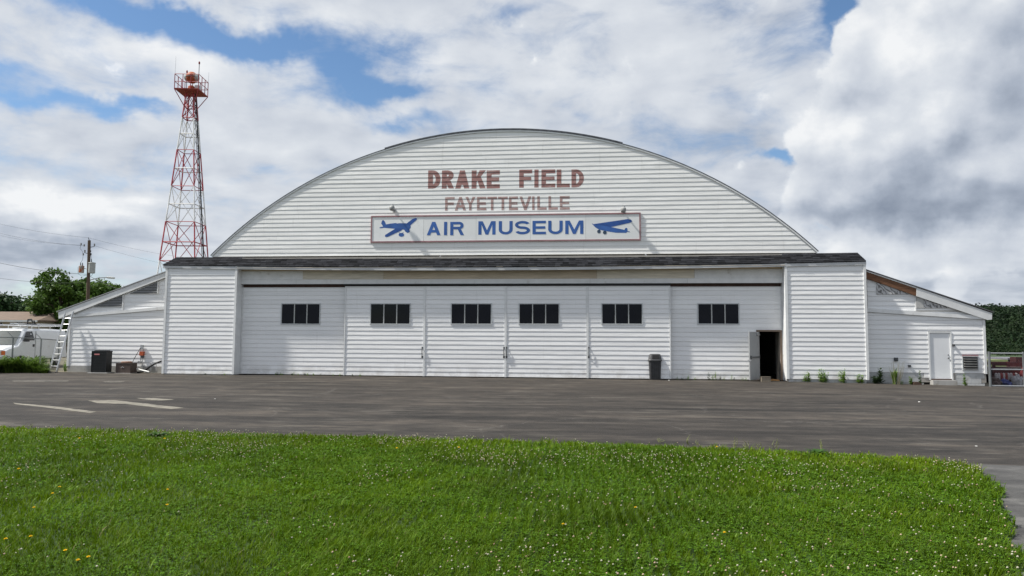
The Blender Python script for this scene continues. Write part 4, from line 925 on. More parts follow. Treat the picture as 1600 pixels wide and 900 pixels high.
for k in range(4):
    a, b = corner(k, pz, PR), corner((k+1) % 4, pz, PR)
    for q in (0, .34, .67):
        p = a+(b-a)*q; MB().bar(p, p+Vector((0, 0, rh)), .026, 5).build('rail_post', TRED, tower)
    for h in (.5, 1.0): MB().bar(a+Vector((0, 0, rh*h)), b+Vector((0, 0, rh*h)), .022, 5).build('guard_rail', TRED, tower)
    zb_ = tz(168); MB().bar(a, corner(k, zb_), .028, 5).build('knee_brace', TRED, tower)
    am, bm_ = (a+b)/2, corner(k, pz-.05)
cx, cy = tc[0], TY
bz = tz(136)
MB().lathe([(.20, pz+.07), (.22, pz+.12), (.22, pz+.42), (.12, pz+.5), (.10, bz+.05)], (cx, cy, 0), 12).build('beacon_pedestal', TRUST, tower)
bc = tz(121.5); br = 9.2*ppm
bcn = MB().lathe([(.01, bc-br), (br*.5, bc-br*.88), (br*.82, bc-br*.58), (br*.98, bc-br*.15), (br, bc+.02), (br*.96, bc+br*.3), (br*.78, bc+br*.63), (br*.45, bc+br*.9), (.01, bc+br)], (cx, cy, 0), 18).build('beacon_drum', TRUST, tower, smooth=True)
LENS = mat('beacon_lens', (.40, .43, .42), .15, var=.2)
for s_ in (-1, 1):
    ax_ = Vector((R0[0], R0[1], 0))*s_; o_ = MB(); c_ = Vector((cx, cy, bc))
    o_.bar(c_+ax_*br*.55, c_+ax_*br*1.12, .27, 16, .20); o_.build('beacon_lens', LENS, bcn, smooth=False)
MB().bar((cx, cy, bc-.02), (cx, cy, bc+.03), br*1.03, 20).build('beacon_band', DARKSTEEL, bcn)
for k, vt, r_ in ((2, 96, .012), (0, 106, .012)):
    p = corner(k, pz+.3, PR); MB().bar(p, (p.x+.02, p.y, tz(vt)), r_, 5, .006).build('whip_antenna', STEEL, tower)
p0 = Vector((cx, cy, pz))+Vector((R0[0], R0[1], 0))*.46; MB().bar(p0, (p0.x, p0.y, tz(100)), .022, 5).build('light_mast', DARKSTEEL, tower)
OBR = mat('obstruction_red', (.22, .02, .02), .3)
MB().lathe([(.03, 0), (.055, .03), (.055, .14), (.03, .19), (.005, .2)], (p0.x, p0.y, tz(100.5)), 8).build('obstruction_light', OBR, tower)
p0 = Vector((cx, cy, pz))-Vector((R0[0], R0[1], 0))*.34; MB().bar(p0, (p0.x, p0.y, tz(114)), .022, 5).build('light_mast', DARKSTEEL, tower)
MB().lathe([(.03, 0), (.055, .03), (.055, .14), (.03, .19), (.005, .2)], (p0.x, p0.y, tz(114.5)), 8).build('obstruction_light', OBR, tower)
p0 = Vector((cx, cy, pz+.07))+Vector((R0[0], R0[1], 0))*.42; MB().box(p0.x-.14, p0.x+.14, p0.y-.14, p0.y+.14, pz+.072, pz+.5).build('control_box', FRAMEGREY, tower)

# ================================================================ utility pole and wires
pb = Dp(136, 540, 62); pt = Dp(139.5, 375.5, 62)
pole = thing('utility_pole', 'brown wooden utility pole with two transformers beyond the left annex', 'utility pole', (pb[0], pb[1], 0))
def wp(u, v, d=62): return Vector(Dp(u, v, d))
p_base = Vector((pb[0], pb[1], 0)); p_top = Vector(pt)
MB().bar(p_base, p_top, .17, 10, .12).build('pole_shaft', POLEWOOD, pole)
MB().bar(p_top, wp(138, 371.2), .03, 5).build('pole_pin', DARKSTEEL, pole)
MB().lathe([(.19, 0), (.21, .06), (.21, .52), (.23, .54), (.21, .6), (.02, .66)], tuple(wp(127, 426.2)), 12).build('transformer', mat('transformer_rusty', (.32, .30, .27), .6, var=.3, dirt=((.32, .09, .03), .45, .6, 4.0, (1, 1, 1))), pole)
MB().lathe([(.26, 0), (.28, .06), (.28, .86), (.31, .88), (.28, .95), (.02, 1.0)], tuple(wp(143, 427)), 12).build('transformer', mat('transformer_grey', (.36, .38, .37), .5, var=.15, dirt=((.35, .2, .08), .62, .75, 3.0, (1, 1, .5))), pole)
for (u, v0, v1) in ((126, 415, 410), (129, 415, 410.5), (143, 411, 404.5)): MB().bar(wp(u, v0), wp(u, v1), .05, 6, .03).build('bushing', DARKSTEEL, pole)
MB().bar(wp(128, 419), wp(136, 420), .035, 5).bar(wp(136, 424), wp(143, 423), .035, 5).build('mount_bracket', STEEL, pole)
for (u0, v0, u1, v1) in ((138, 386, 147.5, 385), (138.5, 396, 132, 394.5), (138, 395, 142, 393.5)): MB().tube([wp(u0, v0), wp((u0+u1)/2, (v0+v1)/2+.6), wp(u1, v1), wp(u1, v1-2.2)], .028, 5).build('insulator_arm', DARKSTEEL, pole)
for (u, v) in ((131.5, 385), (147.5, 384), (130, 399), (142, 399), (132.5, 394), (126.5, 383)): MB().lathe([(.03, 0), (.075, .04), (.04, .09), (.07, .13), (.03, .2)], tuple(wp(u, v)), 7).build('insulator', DARKSTEEL, pole)
MB().tube([wp(126.5, 383), wp(125, 388), wp(129, 393), wp(130, 399), wp(129, 406), wp(126, 411)], .012, 4).tube([wp(142, 399), wp(143, 402), wp(143, 405)], .012, 4).tube([wp(122, 417), wp(122, 428), wp(128, 431.5), wp(135, 430)], .014, 4).tube([wp(147, 413), wp(147, 424), wp(143, 431), wp(136, 431)], .014, 4).build('jumper_wire', CABLE, pole)
arm = MB().tube([wp(136.5, 438.5), wp(145, 436.6), wp(154, 434.3), wp(168, 433.6)], .035, 6).build('lamp_arm', STEEL, pole)
MB().add([wp(167, 432.8)+Vector((0, -.16, 0)), wp(179, 433.6)+Vector((0, -.10, 0)), wp(179, 433.6)+Vector((0, .10, 0)), wp(167, 432.8)+Vector((0, .16, 0)), wp(169, 435.2)+Vector((0, -.13, 0)), wp(178, 435.8)+Vector((0, -.08, 0)), wp(178, 435.8)+Vector((0, .08, 0)), wp(169, 435.2)+Vector((0, .13, 0)), wp(172, 431.8)], [(0, 1, 8), (1, 2, 8), (2, 3, 8), (3, 0, 8), (4, 7, 6, 5), (0, 4, 5, 1), (1, 5, 6, 2), (2, 6, 7, 3), (3, 7, 4, 0)]).build('lamp_head', mat('street_lamp_grey', (.55, .56, .55), .5), arm)
def wire(p, q, sagm, r_, lab, grp='overhead wires at the utility pole'):
    p, q = Vector(p), Vector(q); pts = [p+(q-p)*t_+Vector((0, 0, -4*sagm*t_*(1-t_))) for t_ in [i/14 for i in range(15)]]; r_ = r_*.52
    o = MB().tube(pts, r_, 5).build('overhead_wire', CABLE); return tag(o, lab, 'wire', grp)
wire(wp(138, 371.5), wp(-40, 340, 75), .25, .016, 'topmost thin wire running left from the tip of the utility pole')
wire(wp(131.5, 384), wp(-40, 353, 76), .35, .018, 'upper of two close wires running left below the pole tip')
wire(wp(126.5, 383), wp(-40, 357.5, 77), .35, .014, 'lower of two close wires running left below the pole tip')
wire(wp(135, 428.5), wp(-40, 401, 70), .3, .032, 'thick dark cable running left from beneath the transformers')
wire(wp(134, 442), wp(-40, 428, 72), .3, .026, 'lowest cable running left into the tree crown')
wire(wp(138.5, 371.5), wp(330, 405, 95), .4, .014, 'topmost thin wire running right from the pole tip behind the tower')
wire(wp(147.5, 384), wp(330, 424, 96), .3, .014, 'lower thin wire running right from the pole to behind the tower')
wire(wp(139.5, 431), wp(205, 458, 46), .12, .034, 'thick service cable dropping right from the pole to the annex roof')
# ================================================================ trees
def tree(name, label, x, y, h, rx, ry, zc0, seed, m, nleaf=9000, lsize=.20, group=None, trunk_h=None, lobes=None, cat='tree'):
    r_ = np.random.default_rng(seed); t = thing(name, label, cat, (x, y, 0), group=group)
    th = trunk_h or h*.55; ctr = Vector((x, y, 0))
    mb = MB(); mb.tube([(x, y, -.1), (x+.05, y, th*.5), (x-.05, y+.05, th), (x, y, h*.85)], [h*.03, h*.024, h*.017, h*.004], 8)
    L = []
    nl = lobes or 13
    for i in range(nl):
        a = i*2.399+r_.uniform(-.4, .4); f = r_.uniform(.25, .75); zz = zc0+(h-zc0)*((i+.5)/nl)*.86+.05*h
        e = math.sqrt(max(.05, 1-((zz-(zc0+h)/2)/((h-zc0)/2*1.08))**2))
        c = np.array([x+math.cos(a)*rx*f*e, y+math.sin(a)*ry*f*e, zz]); L.append((c, r_.uniform(.26, .42)*rx*(0.7+.5*e)))
        mb.tube([(x, y, th*.6+.3*(zz-th*.6)*(zz > th*.6)), tuple((np.array([x, y, zz])*.5+c*.5)-np.array([0, 0, .1])), tuple(c)], [h*.012, h*.008, h*.003], 5)
    mb.build('trunk', BARK, t)
    per = nleaf//nl; pts = []
    for c, rad in L:
        ncl = 26
        cd = r_.normal(size=(ncl, 3)); cd /= np.linalg.norm(cd, axis=1)[:, None]; cc = c + cd*rad*r_.uniform(.55, 1.12, (ncl, 1))*np.array([1, 1, .78])
        k = per//ncl
        for q in cc: pts.append(q + r_.normal(size=(k, 3))*rad*.17)
    pts = np.concatenate(pts); n = len(pts)
    n1 = r_.normal(size=(n, 3)); n1[:, 2] += .7; n1 /= np.linalg.norm(n1, axis=1)[:, None]
    a = np.cross(n1, r_.normal(size=(n, 3))); a /= np.linalg.norm(a, axis=1)[:, None]; b = np.cross(n1, a)
    s_ = lsize*r_.uniform(.6, 1.3, (n, 1)); V = np.stack([pts-a*s_, pts-b*s_*.55, pts+a*s_, pts+b*s_*.55], 1).reshape(-1, 3) - np.array([x, y, 0])
    big('crown', V, np.arange(4*n).reshape(-1, 4), m, 4, t); return t
def at(u, d): p = Dp(u, 528, d); return p[0], p[1]
def hgt(v, d, u=100): return float(Dp(u, v, d)[2])
x, y = at(93, 78); tree('shade_tree', 'tall green tree with a ragged crown left of the utility pole', x, y, hgt(429, 78), 3.3, 3.2, 1.2, 11, TREELEAF, 13000, .21, 'trees behind the left annex')
x, y = at(146, 82); tree('shade_tree', 'green tree directly behind the foot of the utility pole', x, y, hgt(435, 82), 3.4, 3.2, 1.3, 12, TREELEAF, 12000, .21, 'trees behind the left annex')
x, y = at(70, 88); tree('shade_tree', 'low leafy tree between the brown roof and the tall ragged tree', x, y, hgt(455, 88), 2.0, 2.6, .8, 18, TREELEAF, 6000, .22, 'trees behind the left annex')
x, y = at(186, 84); tree('shade_tree', 'smaller green tree just right of the utility pole under the street lamp', x, y, hgt(443, 84), 2.9, 3, 1.2, 13, TREELEAF, 8000, .22, 'trees behind the left annex')
x, y = at(215, 80); tree('shade_tree', 'rightmost small tree peeking over the left annex roof', x, y, hgt(452, 80), 2.3, 2.5, 1.0, 14, TREELEAF, 6000, .22, 'trees behind the left annex')
for i, (u, v, d, rx_, lb) in enumerate(((4, 461, 150, 5.2, 'distant tree at the left edge behind the brown roofed building'), (25, 466, 155, 4.6, 'distant tree second from the left edge above the brown roof'), (42, 471, 150, 3.6, 'distant round tree between the brown roof and the tall ragged tree'), (-28, 463, 150, 5.0, 'distant tree just outside the left edge of the yard'))):
    x, y = at(u, d); tree('far_tree', lb, x, y, hgt(v, d), rx_, 4, 1.5, 20+i, TREELEAF2, 3500, .42, 'distant trees on the left')
# wooded hill on the right
def hill():
    xs = np.linspace(-200, 900, 60); ys = np.linspace(150, 1500, 60); X, Y = np.meshgrid(xs, ys, indexing='ij')
    def hz(X, Y): return 24*np.clip((Y-190)/400, 0, 1)**.9*(1+.06*np.sin(X*.012)+.05*np.sin(X*.031+1)) * np.clip((X+190)/160, 0, 1) - .5
    V = np.stack([X, Y, hz(X, Y)], -1).reshape(-1, 3); n = 60
    Fq = np.array([(i*n+j, (i+1)*n+j, (i+1)*n+j+1, i*n+j+1) for i in range(n-1) for j in range(n-1)])
    o = big('hill', V, Fq, mat('hill_floor', (.015, .03, .012), .9, var=.2), 4); tag(o, kind='structure')
    r_ = np.random.default_rng(4); P_ = []; Sz = []
    # crowns thicker where the photo can see them
    for k in range(4900):
        if k < 3300:
            u = r_.uniform(1400, 1800); d = 95+(r_.uniform()**.95)*575; q = Dp(u, 533, d); x_, y_ = q[0], q[1]
        else: x_, y_ = r_.uniform(-190, 880), 150+(r_.uniform()**1.2)*480
        near_ = np.clip((y_-90)/260, 0, 1)
        cr = r_.uniform(2.4, 4.6)*(.25+.75*near_); P_.append((x_, y_, float(hz(np.array(x_), np.array(y_)))+cr*.75+(r_.uniform(0, 1.6)+2.2*math.sin(x_*.11)*math.sin(x_*.043+1))*near_)); Sz.append(cr)
    P_ = np.array(P_); Sz = np.array(Sz); nl = 92; n = len(P_)*nl
    d = r_.normal(size=(len(P_), nl, 3)); d /= np.linalg.norm(d, axis=2)[..., None]; pts = (P_[:, None]+d*Sz[:, None, None]*r_.uniform(.6, 1.08, (len(P_), nl, 1))*np.array([1, 1, 1.05])).reshape(-1, 3)
    n1 = d.reshape(-1, 3)+.6*r_.normal(size=(n, 3)); n1 /= np.linalg.norm(n1, axis=1)[:, None]
    a = np.cross(n1, r_.normal(size=(n, 3))); a /= np.linalg.norm(a, axis=1)[:, None]; b = np.cross(n1, a); s_ = np.repeat(Sz, nl)[:, None]*r_.uniform(.10, .22, (n, 1))
    V = np.stack([pts-a*s_, pts-b*s_*.7, pts+a*s_, pts+b*s_*.7], 1).reshape(-1, 3)
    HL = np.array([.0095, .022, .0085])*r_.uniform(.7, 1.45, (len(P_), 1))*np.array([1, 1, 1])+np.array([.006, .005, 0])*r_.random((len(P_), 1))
    hc = np.repeat(HL, nl*4, 0)*np.repeat(r_.uniform(.88, 1.12, (n, 1)), 4, 0)+np.repeat(np.clip((P_[:, 1:2]-150)/450, 0, 1)*np.array([[.003, .006, .007]]), nl*4, 0)  # farther crowns get a paler, bluish leaf colour that stands in for haze
    o = big('wooded_hillside', V, np.arange(4*n).reshape(-1, 4), grass_mat('hill_leaf_tinted', .6, .2), 4, color=hc)
    tag(o, 'dark green wooded hillside beyond the right annex', 'forest', kind='stuff')
hill()
# ================================================================ building with the brown roof, far left
HB = thing('low_building', 'low beige building under a brown hipped roof at the left edge', 'building', (*at(10, 74), 0), rz=YAW-.05)
hbr = Vector(HB.location); dH = 74
ze, zrg = hgt(501.5, 74, 20), hgt(484.5, 74, 20)
Lh = 24.0; Xr = 68*0+ (66-10)/1100*74
HBW = mat('beige_wall', (.44, .40, .33), .8, var=.12); HBR = mat('brown_shingle', (.17, .125, .095), .85, var=.25, vscale=2, stretch=(1, 1, 3))
MB().box(-Lh, Xr-.5, 0, 9, -.1, ze).build('wall', HBW, HB, local=True)
MB().add([(-Lh-.5, -.5, ze-.06), (Xr, -.5, ze-.06), (Xr, 9.5, ze-.06), (-Lh-.5, 9.5, ze-.06), (-Lh+3, 4.5, zrg), (Xr-1.5, 4.5, zrg), (-Lh-.5, -.5, ze+.1), (Xr, -.5, ze+.1), (Xr, 9.5, ze+.1), (-Lh-.5, 9.5, ze+.1)],
         [(3, 2, 1, 0), (0, 1, 7, 6), (1, 2, 8, 7), (2, 3, 9, 8), (3, 0, 6, 9), (6, 7, 5, 4), (7, 8, 5), (8, 9, 4, 5), (9, 6, 4)]).build('roof', HBR, HB, local=True)
for (u0, u1, v0, v1) in ((-6, 3, 503.5, 509), (25, 36, 500.5+2, 509.5), (-30, -20, 503, 509)):
    a = (u0-10)/1100*74; b = (u1-10)/1100*74; z1 = hgt(v0, 74, 20); z0 = hgt(v1, 74, 20)
    wd = MB().box(a, b, -.05, -.004, z0, z1).build('window', FRAMEGREY, HB, local=True)
    nP = 3
    for k in range(nP): MB().box(a+.06+(b-a-.06)*k/nP, a+(b-a-.06)*(k+1)/nP, -.07, -.051, z0+.06, z1-.06).build('pane', CARGLASS, wd, local=True)
MB().box(-1.0, -.1, -.06, -.006, 0, 2.05).build('door', mat('brown_door', (.11, .06, .04), .6), HB, local=True)
MB().box(-Lh-.4, Xr-.1, -.56, -.5, ze-.10, ze+.08).build('gutter', FRAMEGREY, HB, local=True)
# ================================================================ van
VP = mat('van_white', (.68, .70, .72), .25, var=.05, vscale=.8, dirt=((.42, .41, .38), .6, .85, 2.0, (1, 1, 1)))
TYRE = mat('tyre_rubber', (.02, .02, .02), .8); HUB = mat('wheel_hub', (.35, .36, .37), .4, metal=.5, var=.2)
hr, hf = .087, -.996
fh = Vector((FWD[0], FWD[1], 0)).normalized(); rhv = Vector((R0[0], R0[1], 0))
head = (rhv*hr + fh*hf).normalized(); rzv = math.atan2(head.y, head.x)
acp = Dp(40.5, 526, 37.6); leftv = Vector((-head.y, head.x, 0))
org = Vector((acp[0], acp[1], 0)) - head*1.28 - leftv*.93
van = thing('parked_van', 'white cargo van with a loaded roof rack parked behind the chain link fence', 'van', (org.x, org.y, 0), rz=rzv)
st = [(-2.72, .55, 1.0, .93, .88, 1.50, 2.02), (-2.62, .42, 1.0, .99, .90, 1.52, 2.10), (-1.0, .40, 1.0, 1.0, .91, 1.52, 2.13), (.9, .40, 1.0, 1.0, .90, 1.50, 2.12), (1.28, .40, 1.0, 1.0, .86, 1.45, 2.06), (1.98, .40, .98, .99, .90, 1.16, 1.24), (2.62, .42, .92, .95, .86, 1.04, 1.10), (2.78, .50, .86, .90, .80, .95, 1.02)]
# x, sill z, half width at the sill, at the belt, at the roof edge, belt z, roof z
mb = MB(); NR = 12
for (x, zs_, hs, hb, hr_, zb_, zr_) in st:
    ring = [(-hs*.6, zs_), (-hs, zs_+.08), (-hb, (zs_+zb_)/2), (-hb*.995, zb_), (-(hb+hr_)/2, (zb_+zr_)/2), (-hr_, zr_-.10), (-hr_*.86, zr_)]
    ring = ring + [(-a, b) for a, b in ring[::-1]]
    NR = len(ring); mb.v += [(x, a, b) for a, b in ring]
fs = [(i*NR+k, i*NR+(k+1) % NR, (i+1)*NR+(k+1) % NR, (i+1)*NR+k) for i in range(len(st)-1) for k in range(NR)]
mb.f += fs + [tuple(range(NR))[::-1], tuple((len(st)-1)*NR+k for k in range(NR))]
vbody = mb.build('body', VP, van, local=True, smooth=False)
mdf = vbody.modifiers.new('bevel', 'BEVEL'); mdf.width = .04; mdf.segments = 2; mdf.angle_limit = math.radians(25)
# windscreen and side windows
MB().add([(2.00, -.80, 1.275), (2.00, .80, 1.275), (1.345, .72, 2.015), (1.345, -.72, 2.015)], [(0, 1, 2, 3)]).build('windscreen', mat('windscreen_dark', (.024, .038, .038), .12, var=.4, vscale=3), van, local=True)
MB().add([(2.01, -.84, 1.255), (2.01, .84, 1.255), (2.0, .80, 1.278), (2.0, -.80, 1.278)], [(0, 1, 2, 3)]).build('wiper_cowl', BLACK, van, local=True)
for s_ in (-1, 1):
    dq = [(1.62, 1.0, 1.47), (.62, 1.008, 1.50), (.70, .905, 1.97), (1.22, .895, 1.96)]
    MB().add([(x, s_*(yy+.012), z) for x, yy, z in dq], [(0, 1, 2, 3)]).build('side_window', mat('dark_car_glass', (.012, .014, .016), .1), van, local=True)
    MB().box(.50, .515, min(s_*.985, s_*1.012), max(s_*.985, s_*1.012), .55, 1.98).build('door_seam', DARKSTEEL, van, local=True)
    MB().box(.62, .74, min(s_*.99, s_*1.035), max(s_*.99, s_*1.035), 1.14, 1.28).build('door_handle', BLACK, van, local=True)
    MB().box(1.50, 1.60, min(s_*1.03, s_*1.26), max(s_*1.03, s_*1.26), 1.42, 1.70).box(1.52, 1.57, min(s_*.97, s_*1.03), max(s_*.97, s_*1.03), 1.47, 1.53).build('wing_mirror', BLACK, van, local=True)
    hl_ = MB().box(2.755, 2.80, min(s_*.36, s_*.62), max(s_*.36, s_*.62), .74, .94).build('headlight', mat('headlamp_glass', (.5, .5, .48), .15), van, local=True)
    MB().box(2.72, 2.792, min(s_*.63, s_*.82), max(s_*.63, s_*.82), .74, .95).build('turn_signal', mat('amber_lens', (.55, .12, .01), .3), van, local=True)
    for wx_ in (1.75, -1.75):
        w_ = MB(); w_.lathe([(.2, -.11), (.33, -.115), (.365, -.08), (.365, .08), (.33, .115), (.2, .11)], (0, 0, 0), 20)
        wo_ = w_.build('wheel', TYRE, van, local=True); wo_.rotation_euler = (math.radians(90), 0, 0); wo_.location = (wx_, s_*.88, .365)
        MB().lathe([(.06, -.12), (.19, -.125), (.21, -.10), (.21, .10), (.19, .125), (.06, .12)], (0, 0, 0), 14).build('rim', HUB, wo_, local=True)
        MB().lathe([(.05, -.105), (.41, -.105), (.41, .121), (.05, .121)], (0, 0, 0), 20).build('wheel_arch', DARK, van, local=True); a_ = van.children[-1]; 
        a_.rotation_euler = (math.radians(90), 0, 0); a_.location = (wx_, s_*(.875 if s_ > 0 else .875), .43)
MB().box(2.74, 2.79, -.35, .35, .72, .96).build('grille', BLACK, van, local=True)
MB().box(2.79, 2.80, -.09, .09, .80, .88).build('grille_badge', ALU, van, local=True)
MB().box(2.70, 2.90, -.92, .92, .48, .66).build('bumper', STEEL, van, local=True)
MB().box(-2.82, -2.66, -.95, .95, .46, .62).build('bumper', STEEL, van, local=True)
for s_ in (-1, 1): MB().box(-2.75, -2.725, s_*.86-.07, s_*.86+.07, .85, 1.25).build('tail_light', OBR, van, local=True)
rk = MB()
for s_ in (-.78, .78):
    rk.bar((-2.4, s_, 2.32), (1.0, s_, 2.32), .025, 6)
for xx in (-2.3, -1.2, -.1, .95):
    rk.bar((xx, -.80, 2.30), (xx, .80, 2.30), .022, 6)
    for s_ in (-.80, .80): rk.bar((xx, s_, 2.06), (xx, s_, 2.32), .02, 6)
rk.build('roof_rack', ALU, van, local=True)
MB().box(-.1, .55, .45, .70, 2.34, 2.40).bar((-.1, .5, 2.4), (.1, .5, 2.62), .04, 6).bar((.1, .5, 2.62), (.5, .55, 2.60), .05, 6).bar((.5, .55, 2.6), (.55, .55, 2.38), .04, 6).bar((.05, .68, 2.38), (.2, .68, 2.58), .035, 6).build('rack_clamp', BLACK, van, local=True)
MB().box(.05, .75, -.1, .3, 2.12, 2.22).build('roof_beacon', mat('pale_plastic', (.6, .6, .58), .5), van, local=True)
lb = MB()
for s_ in (.12, .52): lb.box(-2.9, 1.3, s_-.025, s_+.025, 2.345, 2.425)
for k in range(13): lb.bar((-2.75+k*.32, .12, 2.385), (-2.75+k*.32, .52, 2.385), .018, 5)
rl = thing('roof_ladder', 'long aluminium ladder lying flat on the roof rack of the white van', 'ladder', tuple(org), rz=rzv)
for s_ in (.12, .52): MB().box(-2.9, 1.3, s_-.025, s_+.025, 2.346, 2.426).build('rail', ALU, rl, local=True)
for k in range(13): MB().bar((-2.75+k*.32, .12+.02, 2.386), (-2.75+k*.32, .52-.02, 2.386), .018, 5).build('rung', ALU, rl, local=True)
# ================================================================ chain link fence in front of the van
fence = thing('chain_link_fence', 'low chain link fence with barbed wire arms in front of the white van', 'fence', (*at(40, 34.5), 0))
fp = [Vector(Dp(-75, 533, 31.5)), Vector(Dp(20.5, 533, 34)), Vector(Dp(64.5, 533, 35.5)), Vector(Dp(92.5, 533, 36.6))]
ftop = [float(Dp(-75, 525.2, 31.5)[2]), float(Dp(20.5, 527.2, 34)[2]), float(Dp(64.5, 529.5, 35.5)[2]), float(Dp(92.5, 531.5, 36.6)[2])]
FS = mat('fence_steel', (.20, .215, .22), .5, metal=.5, var=.2)
def wire_mat():
    """chain link: diamond wires with holes between"""
    m = bpy.data.materials.new('chain_link'); m.use_nodes = True; t = NT(m.node_tree); m.node_tree.nodes.clear()
    uv = t.node('ShaderNodeTexCoord').outputs['UV']; u_, v_, _ = t.sep(uv)
    a = t.m('PINGPONG', t.m('ADD', u_, v_), .5); b = t.m('PINGPONG', t.m('SUBTRACT', u_, v_), .5)
    k = t.m('GREATER_THAN', t.m('MINIMUM', a, b), .020)
    d = t.node('ShaderNodeBsdfPrincipled', {'Base Color': (.13, .135, .14, 1), 'Metallic': .6, 'Roughness': .45}); tr = t.node('ShaderNodeBsdfTransparent')
    mx = t.node('ShaderNodeMixShader', {0: k, 1: d.outputs[0], 2: tr.outputs[0]}); t.node('ShaderNodeOutputMaterial', {0: mx.outputs[0]}); return m
LINK = wire_mat()
def mesh_panel(parent, p, q, z0, z1, z1b=None):
    o = MB().add([(p.x, p.y, z0), (q.x, q.y, z0), (q.x, q.y, z1b or z1), (p.x, p.y, z1)], [(0, 1, 2, 3)]).build('mesh_panel', LINK, parent, fix=False)
    L_ = (Vector((q.x, q.y))-Vector((p.x, p.y))).length/.062; H_ = (z1-z0)/.062
    uvl = o.data.uv_layers.new(name='UVMap')
    for i, c in enumerate(((0, 0), (L_, 0), (L_, H_), (0, H_))): uvl.data[i].uv = c
for i, p in enumerate(fp):
    ps = MB().bar((p.x, p.y, -.02), (p.x, p.y, ftop[i]+.02), .038, 8).build('post', FS, fence)
    if i in (1, 2):
        a = Vector((p.x, p.y, ftop[i])); b = a-rhv*.30+Vector((0, 0, .29)); MB().bar(a, b, .016, 5).build('barb_arm', FS, ps)
for i in range(3):
    a = Vector((fp[i].x, fp[i].y, ftop[i])); b = Vector((fp[i+1].x, fp[i+1].y, ftop[i+1])); MB().bar(a, b, .024, 6).build('top_rail', FS, fence)
    mesh_panel(fence, fp[i], fp[i+1], .04, ftop[i]-.02, ftop[i+1]-.02)
# ================================================================ strap leaved plants at the fence
def strap_clump(seed, rad, h, m, nb=150):
    r_ = np.random.default_rng(seed); V = []; Fc = []
    for i in range(nb):
        a = r_.uniform(0, 2*math.pi); ro = r_.uniform(0, .35)*rad; ln = r_.uniform(.6, 1.15); w = r_.uniform(.014, .026); out = rad*r_.uniform(.35, 1.0); hh = h*r_.uniform(.6, 1.05)
        d = np.array([math.cos(a), math.sin(a)]); s_ = np.array([-d[1], d[0]]); k = len(V); seg = 5
        for j in range(seg+1):
            t_ = j/seg; rr_ = ro+out*t_**1.5; zz = hh*(1.9*t_-1.05*t_*t_)*ln; ww = w*(1-t_**3*.95)
            p = d*rr_; V.append((p[0]-s_[0]*ww, p[1]-s_[1]*ww, zz)); V.append((p[0]+s_[0]*ww, p[1]+s_[1]*ww, zz))
        for j in range(seg): Fc.append((k+2*j, k+2*j+1, k+2*j+3, k+2*j+2))
    return np.array(V), np.array(Fc)
V_, F_ = strap_clump(3, .66, .52, LILYLEAF, 300)
lily = big('daylily_clump', V_, F_, LILYLEAF, 4)
spots_l = [(-22, 571, 2.6), (-5, 571, 3.0), (13, 568, 3.3), (29, 570, 3.4), (42, 570, 2.6), (53, 575, 1.6), (65, 578, .85), (-2, 579, 1.75), (14, 580, 1.35), (30, 579.5, 1.7), (46, 580, 1.25), (59, 580.5, .85), (70, 581, .55), (-20, 581, 1.5)]
for i, (u, v, s_) in enumerate(spots_l):
    g = G(u, v+2); o = lily if i == 0 else lily.copy()
    if i: COL.objects.link(o)
    o.location = (g[0], g[1], -.01); o.rotation_euler = (0, 0, i*1.3); o.scale = (s_, s_, s_*random.uniform(.85, 1.05))
    tag(o, 'strap leaved clump by the fence, '+ORD[sorted(q[0] for q in (spots_l[:7] if i < 7 else spots_l[7:])).index(u)]+' from the left in the '+('taller back row' if i < 7 else 'lower front row'), 'plant', 'strap leaved plants along the fence')
# ================================================================ ladder against the left annex
nb_ = Vector(G(88, 582.2)); nb_.z = 0
fb_ = Vector(P(77, 577.5, nb_.y+.22)); fb_.z = 0.0
nt_ = Vector(P(114.6, 486.5, YA-.20)); ft_ = Vector(P(102.4, 487, YA-.20))
ldr = thing('ladder', 'aluminium ladder leaning on the eave of the left annex', 'ladder', tuple((nb_+fb_)/2))
for a, b in ((nb_, nt_), (fb_, ft_)):
    MB().beam(a, b, .032, .085, (0, 1, 0)).build('rail', ALU, ldr)
for k in range(9):
    q = .10+.098*k; MB().bar(nb_+(nt_-nb_)*q, fb_+(ft_-fb_)*q, .022, 6).build('rung', ALU, ldr)
for a in (nb_, fb_): MB().box(a.x-.05, a.x+.05, a.y-.05, a.y+.05, 0.001, .035).build('rubber_foot', BLACK, ldr)
# ================================================================ air conditioner etc. by the left annex
ya_ = YA-.62
a0 = P(141.7, 581, ya_-.35); a1 = P(165.6, 581, ya_-.35); acz1 = P(158, 548.3, ya_-.35)[2]
acu = thing('air_conditioner', 'tall black air conditioning unit against the left annex wall', 'air conditioner', ((a0[0]+a1[0])/2, ya_, 0))
ACB = mat('black_metal', (.007, .008, .009), .45, var=.3, vscale=6)
x0, x1, y0, y1 = a0[0], a1[0], ya_-.35, ya_+.06
MB().box(x0+.02, x1-.02, y0+.02, y1, .04, acz1-.05).build('housing', ACB, acu)
MB().box(x0-.1, x1+.1, y0-.08, y1+.08, -.01, .04).build('base_pad', CONC, acu)
MB().box(x0, x1, y0, y1, acz1-.05, acz1-.0).box(x0+.08, x1-.08, y0+.08, y1-.08, acz1, acz1+.03).build('top_cover', ACB, acu)
for k in range(12):
    z = .10+(acz1-.2)*k/11.5
    MB().box(x0+.045, x1-.045, y0-.002, y0+.019, z, z+.035).build('louvre_slat', mat('black_slat', (.010, .011, .012), .4), acu)
for xx in (x0, x1-.045): MB().box(xx, xx+.045, y0-.006, y0+.05, .045, acz1-.051).build('corner_post', ACB, acu)
bx = P(147.7, 553.5, y0); bx2 = P(155.8, 553.5, y0); bz0, bz1 = P(150, 554.6, y0)[2], P(150, 552.6, y0)[2]
